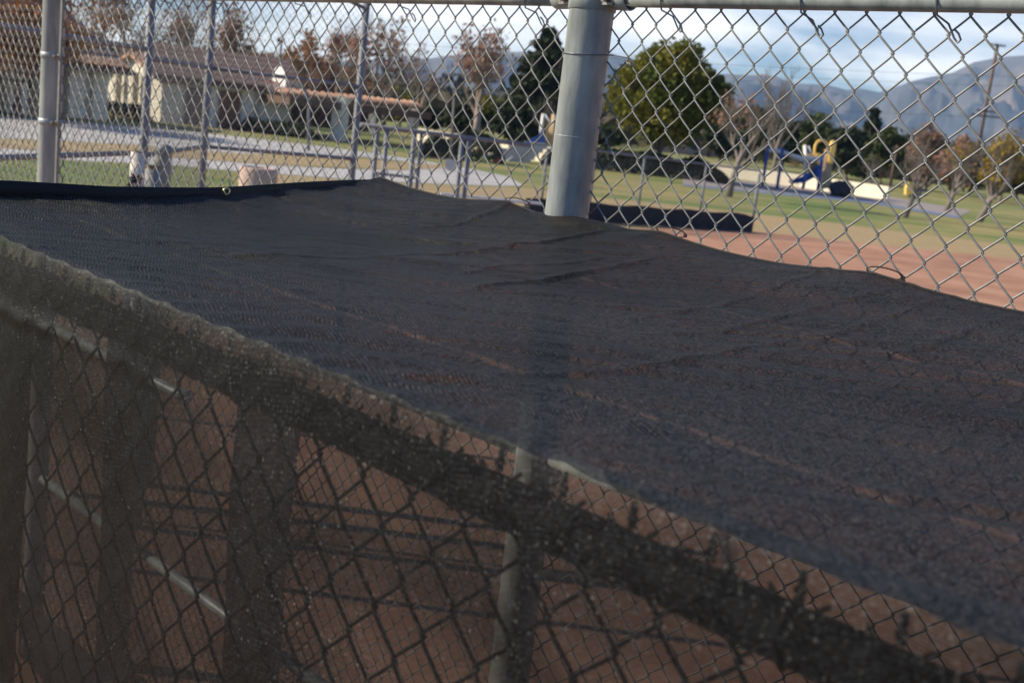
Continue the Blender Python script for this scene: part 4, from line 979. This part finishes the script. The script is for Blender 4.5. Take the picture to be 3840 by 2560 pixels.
def bare_tree(x, yb, ytop, lab, leafm=None, nleaf=0, lsize=.14, r=None, bark=None, lean=None, depth=4, spread=.5, grp='bare winter trees in the park', Z=None, name='bare_tree', nch=3, up=.45):
    base = G(x, yb) if Z is None else flat(A(x, yb, Z)); Zt = (flat(base)-CAMP).dot(FW); H = (yb-ytop)/FPX*Zt
    if Z is not None: H = A(x, ytop, Z).z
    t = empty(name, flat(base), lab, 'tree', grp); b = MB(); tips = []
    r = r or H*.020; ld = Vector((lean or 0, 0, 1)).normalized(); th = H*.30
    pts = [flat(base)-Z_*.1, flat(base)+ld*th*.5+Vector((random.gauss(0, .04), 0, 0)), flat(base)+ld*th]
    b.tube(pts, [r*1.35, r, r*.85], 9)
    for k in range(3+(depth > 3)):
        v = Vector((random.gauss(0, 1), random.gauss(0, 1), 0)).normalized()
        branches(b, pts[-1]-ld*th*.12*k*.6, (ld*.75+v*(.30+.25*k*.5)).normalized(), H*.30*random.uniform(.85, 1.1), r*.62, depth-1, tips, spread, up, nch)
    branches(b, pts[-1], ld, H*.33, r*.7, depth-1, tips, spread*.7, up, nch)
    # keep inside the height
    zmax = max(v[2] for v in b.v); sc_ = H/zmax
    b.v = [(base.x+(v[0]-base.x)*min(1, sc_*1.05), base.y+(v[1]-base.y)*min(1, sc_*1.05), v[2]*sc_ if v[2] > 0 else v[2]) for v in b.v]
    b.build('trunk', bark or BARK, t)
    if leafm and nleaf:
        T = np.array([((v.x-base.x)*min(1, sc_*1.05)+base.x, (v.y-base.y)*min(1, sc_*1.05)+base.y, v.z*sc_) for v in tips])
        # leaves hang on in a few clusters
        w_ = np.array([mnoise.noise(Vector(tuple(q*.55)))+.15 for q in T]); idx = np.argsort(-w_)[:max(6, int(len(T)*.55))]
        pk = T[RNG.choice(idx, nleaf)] + RNG.normal(size=(nleaf, 3))*lsize*1.8
        leaves(pk, lsize, leafm, 'crown', t)
    return t
def leafy_tree(x, yb, ytop, wpx, lab, m, ncl=60, per=70, csz=.16, lsz=.16, trunk_frac=.22, bark=None, grp='leafy trees in the park', Z=None, name='leafy_tree', shell=.45, cx=0, trunk_r=None, rz=None, conic=False):
    base = G(x, yb) if Z is None else flat(A(x, yb, Z)); Zt = (flat(base)-CAMP).dot(FW); H = (A(x, ytop, Zt)).z; Wd = wpx/FPX*Zt/2
    t = empty(name, flat(base), lab, 'tree', grp)
    r = trunk_r or max(.08, H*.025); b = MB(); tips = []
    th = H*trunk_frac*1.3
    b.tube([flat(base)-Z_*.1, flat(base, th*.5)+Vector((.05, 0, 0)), flat(base, th)], [r*1.5, r, r*.8], 9)
    for k in range(6):
        a = k*1.05; b.tube([flat(base, th*.8), flat(base, H*.5)+Vector((math.cos(a)*Wd*.45, math.sin(a)*Wd*.45, 0)), flat(base, H*.72)+Vector((math.cos(a)*Wd*.62, math.sin(a)*Wd*.62, 0))], [r*.6, r*.3, r*.1], 5)
    b.build('trunk', bark or BARKD, t)
    c = (base.x+cx, base.y, H*(trunk_frac+(1-trunk_frac)/2)); rz = H*(1-trunk_frac)/2
    if conic:
        out = []
        for i in range(ncl):
            h = RNG.uniform(0, 1); rr = (1-h)**.8*Wd*RNG.uniform(.2, 1.05)+.25*(1-h); a = RNG.uniform(0, 2*PI); cs = csz*Wd*RNG.uniform(.6, 1.3)*(1.1-.6*h)
            q = np.array([base.x+math.cos(a)*rr, base.y+math.sin(a)*rr, H*(trunk_frac+(1-trunk_frac)*h*.97)])
            pp = RNG.normal(size=(per, 3)); pp /= np.linalg.norm(pp, axis=1)[:, None]; pp *= (RNG.uniform(0, 1, size=(per, 1))**.45)*cs*np.array([1.2, 1.2, .6]); out.append(q+pp)
        pts = np.concatenate(out)
    else: pts = clumps(c, (Wd*.86, Wd*.86, rz*.88), ncl, per, csz*Wd, .8, shell)
    leaves(pts, lsz, m, 'crown', t)
    return t
def hedge(name, px, h, depth, m, lab, dens=260, lsz=.10, cat='hedge', grp=None):
    Q = [G(*p) for p in px]; c = Q[len(Q)//2]; pts = []
    for i in range(len(Q)-1):
        Ln = (Q[i+1]-Q[i]).length; k = int(Ln*dens*h)
        for _ in range(k):
            t = random.random(); p = Q[i].lerp(Q[i+1], t); nzv = mnoise.noise(Vector((p.x*.5, p.y*.5, 3.)))
            f = (i+t)/(len(Q)-1); env = min(1, 6*f, 6*(1-f))**.5
            hh = h*(.80+.35*nzv)*env; a = random.uniform(0, PI); rr = 1-abs(random.gauss(0, .18))
            pts.append((p.x, p.y+depth/2-math.cos(a)*depth/2*rr, max(.02, math.sin(a)**.7*hh*rr)))
    t = empty(name, flat(c), lab, cat, grp)
    leaves(np.array(pts), lsz, m, 'foliage', t)
    b = MB()
    for i in range(len(Q)-1):
        d = flat(Q[i+1]-Q[i]); Lq = d.length; d.normalize(); bk = Vector((-d.y, d.x, 0))
        kq = max(1, int(Lq/.9))
        for j in range(kq):
            f = (i+(j+.5)/kq)/(len(Q)-1); env = min(1, 5*f, 5*(1-f))
            pq = flat(Q[i])+d*(Lq*(j+.5)/kq)+Vector((0, depth*.5, 0)); b.tube([pq, pq+Z_*h*.5*env+Vector((random.gauss(0, .15), 0, 0))], [.05, .03], 5)
            b.tube([pq, pq+Z_*h*.45*env+Vector((random.gauss(0, .3), random.gauss(0, .2), 0))], [.04, .02], 4)
    st_ = b.build('stems', BARKD, t); st_['kind'] = 'stuff'
    return t
hedge('juniper_hedge', [(1560, 590), (1640, 592), (1740, 600), (1830, 612), (1885, 618)], 1.5, 2.4, LF_HEDGE, 'rounded dark juniper hedge behind the paired fence posts', 420, .11)
hedge('juniper_hedge', [(2030, 616), (2090, 620), (2230, 636), (2414, 657), (2600, 674), (2742, 694)], 1.6, 2.4, LF_HEDGE, 'long dark juniper hedge behind the low outfield fence', 420, .11)
hedge('shrub', [(285, 430), (360, 440), (450, 450), (545, 462)], 1.15, 1.4, LF_HEDGE, 'row of dark rounded shrubs along the left wing of the buildings')
hedge('shrub', [(885, 490), (960, 500), (1060, 512), (1180, 528)], 1.15, 1.6, LF_HEDGE, 'dark low shrubs under the right end of the restroom wall')
hedge('shrub', [(1190, 470), (1245, 478), (1300, 480), (1360, 470)], 1.3, 1.4, LF_GREEN, 'bright green shrubs between the shelter pillars')
hedge('hedge', [(3270, 664), (3450, 684), (3620, 704), (3900, 740)], 2.3, 2.5, LF_GREEN, 'clipped green hedge at the far right edge of the park', 60, .25)
# big olive tree
leafy_tree(2452, 655, 142, 470, 'large round olive green tree right of the thick post, with a leaning pale trunk', LF_OLIVE, 125, 190, .25, .16, .16, BARK, name='broadleaf_tree', cx=.3, trunk_r=.33, shell=.62)
leafy_tree(2020, 470, 105, 340, 'tall dark conifer just left of the thick post', LF_DARK, 220, 90, .24, .24, .06, Z=105, name='conifer_tree', conic=True, grp='dark evergreens')
leafy_tree(2130, 480, 250, 150, 'dark evergreen half hidden behind the thick post', LF_DARK, 60, 70, .28, .24, .1, Z=104, name='evergreen_tree', grp='dark evergreens')
leafy_tree(3250, 600, 402, 90, 'narrow dark cypress above the playground arch', LF_DARK, 80, 80, .5, .28, .05, Z=130, name='cypress_tree', conic=True, grp='dark evergreens')
greens = [(2800, 600, 372, 210, 'mid green tree behind the bare tree with red leaves', LF_GREEN), (2935, 600, 402, 200, 'green tree above the blue playground posts', LF_DARK), (3060, 612, 412, 190, 'green tree behind the yellow arch', LF_GREEN),
          (3180, 620, 470, 180, 'dark green tree right of the yellow climbing panel', LF_DARK), (3310, 625, 468, 150, 'rounded green tree right of the narrow cypress', LF_GREEN), (2700, 590, 430, 150, 'small green tree at the right edge of the big olive tree', LF_DARK),
          (1610, 470, 400, 150, 'dark green tree behind the right end of the picnic shelter', LF_DARK), (1500, 455, 330, 200, 'olive tree rising behind the picnic shelter', LF_OLIVE), (1850, 480, 360, 170, 'yellow green tree behind the white gabled house', LF_OLIVE),
          (1740, 470, 395, 170, 'dark green tree behind the sycamore trunk', LF_DARK), (1940, 480, 385, 120, 'dark tree above the brown roofed house', LF_DARK), (1200, 430, 360, 200, 'dark tree behind the basketball pole', LF_DARK), (2265, 545, 460, 160, 'dark green bush like tree right beside the thick post', LF_GREEN),
          (3820, 690, 540, 240, 'dark green tree at the right edge beside the yellow leaved tree', LF_DARK), (3480, 660, 560, 160, 'low green tree behind the leaning bare trees', LF_GREEN), (3620, 670, 575, 150, 'low dark green tree near the utility pole', LF_DARK)]
for i, (x, yb, yt, wp, lab, m_) in enumerate(greens):
    leafy_tree(x, yb, yt, wp, lab, m_, 46, 60, .30, .26, .08, Z=125-3*(i % 5), name='evergreen_tree' if m_ is LF_DARK else 'leafy_tree', grp='dark evergreens' if m_ is LF_DARK else 'leafy trees in the park')
autumn = [(1040, 400, 150, 200, 'rust brown autumn tree behind the basketball hoop', LF_BROWN), (1180, 410, 180, 200, 'rust leaved tree right of the basketball hoop', LF_RUST), (930, 380, 170, 190, 'orange autumn tree behind the restroom roof ridge', LF_ORANGE), (1300, 420, 240, 200, 'brown autumn tree above the picnic shelter', LF_BROWN),
          (560, 340, 120, 260, 'brown autumn tree behind the roof of the left building', LF_BROWN), (1410, 440, 300, 180, 'dull brown tree between the shelter and the far hills', LF_BROWN), (2950, 610, 500, 0, '', None),
          (3460, 660, 455, 170, 'bare brownish tree cluster right of the cypress', LF_BROWN), (3570, 670, 500, 150, 'reddish winter tree left of the utility pole', LF_RUST), (3760, 690, 510, 200, 'yellow leaved tree at the right edge of the park', LF_YEL)]
for i, (x, yb, yt, wp, lab, m_) in enumerate(autumn):
    if not m_: continue
    leafy_tree(x, yb, yt, wp*1.15, lab, m_, 75, 62, .26, .18, .08, Z=98+4*(i % 4), name='autumn_tree', grp='autumn coloured trees', bark=BARK, shell=.2)
leafy_tree(60, 440, -70, 620, 'big orange autumn tree in front of the left building', LF_ORANGE, 110, 46, .17, .13, .22, Z=50, name='autumn_tree', grp='autumn coloured trees', bark=BARKD, shell=.25, trunk_r=.18)
bare_tree(1785, 480, 95, 'pale barked sycamore with a few rust leaves left of the conifer', LF_RUST, 900, .20, bark=BARKP, Z=92, r=.30, depth=4, name='sycamore_tree')
bare_tree(1560, 470, 130, 'tall bare tree left of the park lamp', LF_BROWN, 150, .15, Z=100, depth=4, bark=BARKP)
bare_tree(1440, 460, 60, 'tall thin bare tree right of the third slim post', LF_BROWN, 160, .15, Z=100, depth=4)
bare_tree(1390, 455, 30, 'bare tree with rust leaves behind the third slim post', LF_RUST, 500, .18, Z=88, depth=4)
bare_tree(880, 380, -20, 'tall bare tree with tan leaves above the restroom roof', LF_BROWN, 900, .17, Z=82, depth=4)
bare_tree(700, 360, -60, 'bare tree behind the restroom ridge, left of the second slim post', LF_BROWN, 500, .16, Z=80, depth=4)
bare_tree(470, 350, -80, 'bare grey tree behind the left building roof', LF_BROWN, 300, .16, Z=78, depth=4)
bare_tree(330, 340, -90, 'bare tree with sparse orange leaves just right of the left thick post', LF_ORANGE, 700, .16, Z=80, depth=4)
bare_tree(1255, 430, 60, 'bare tree with red brown leaves behind the third slim post, on its left', LF_RUST, 800, .18, Z=90, depth=4)
bare_tree(1130, 420, 110, 'thin bare tree above the basketball pole', LF_ORANGE, 500, .17, Z=86, depth=4)
bare_tree(2045, 500, 335, 'small bare tree in front of the conifer, left of the thick post', None, 0, Z=95, depth=4)
bare_tree(2732, 738, 235, 'bare tree with red leaves between the olive tree and the playground', LF_RUST, 260, .10, bark=BARK, r=.16, depth=5, spread=.42, lean=.12)
bare_tree(2900, 640, 225, 'tall wispy bare tree behind the playground posts', LF_BROWN, 60, .12, Z=95, depth=5, up=.8, spread=.35)
bare_tree(3392, 815, 470, 'leaning bare tree beside the yellow spring rider', None, 0, r=.13, lean=.22, depth=5, spread=.45)
bare_tree(3548, 792, 500, 'bare forked tree left of the rightmost yellow leaved tree', LF_YEL, 220, .10, r=.14, lean=.20, depth=5, spread=.45)
bare_tree(3668, 832, 470, 'leaning bare tree with yellow leaves nearest the right edge', LF_YEL, 420, .10, r=.15, lean=.30, depth=5, spread=.45)
bare_tree(3250, 720, 560, 'small bare tree growing just behind the right end of the cream wall', None, 0, depth=4, r=.08, lean=.15)
# far wooded ground under the mountains, one continuous mass
pts = []
for k in range(26000):
    x = random.uniform(-1200, 5000); Z = random.uniform(150, 420)
    base = A(x, 217+.1175*x, Z); h = Z*.0135*(1.1+mnoise.noise(Vector((base.x*.02, base.y*.02, 0))))
    pts.append((base.x, base.y, random.random()**.7*h*1.6))
o = leaves(np.array(pts), 1.1, leaf_mat('far_wood_leaves', (.03, .038, .02), (.10, .075, .045), .1, .03), 'far_wood', None); tag(o, 'distant belt of mixed trees below the mountains', 'woodland', kind='stuff')

# ================================================================== HAZE
HAZE = True
if HAZE:
    b = MB(); b.box((0, 2600, 600), (13000, 5700, 1202.0)); hz = b.build('haze', None)
    m = bpy.data.materials.new('haze'); m.use_nodes = True; t = m.node_tree; t.nodes.clear()
    o_ = t.nodes.new('ShaderNodeOutputMaterial'); pv_ = t.nodes.new('ShaderNodeVolumePrincipled')
    pv_.inputs['Color'].default_value = (.38, .60, 1.0, 1); pv_.inputs['Absorption Color'].default_value = (1, 1, 1, 1); pv_.inputs['Density'].default_value = .000115; pv_.inputs['Anisotropy'].default_value = .0
    t.links.new(pv_.outputs[0], o_.inputs['Volume']); hz.data.materials.append(m); tag(hz, kind='stuff')
    hz['label'] = 'thin blue air haze over the park and mountains'; hz['category'] = 'haze'
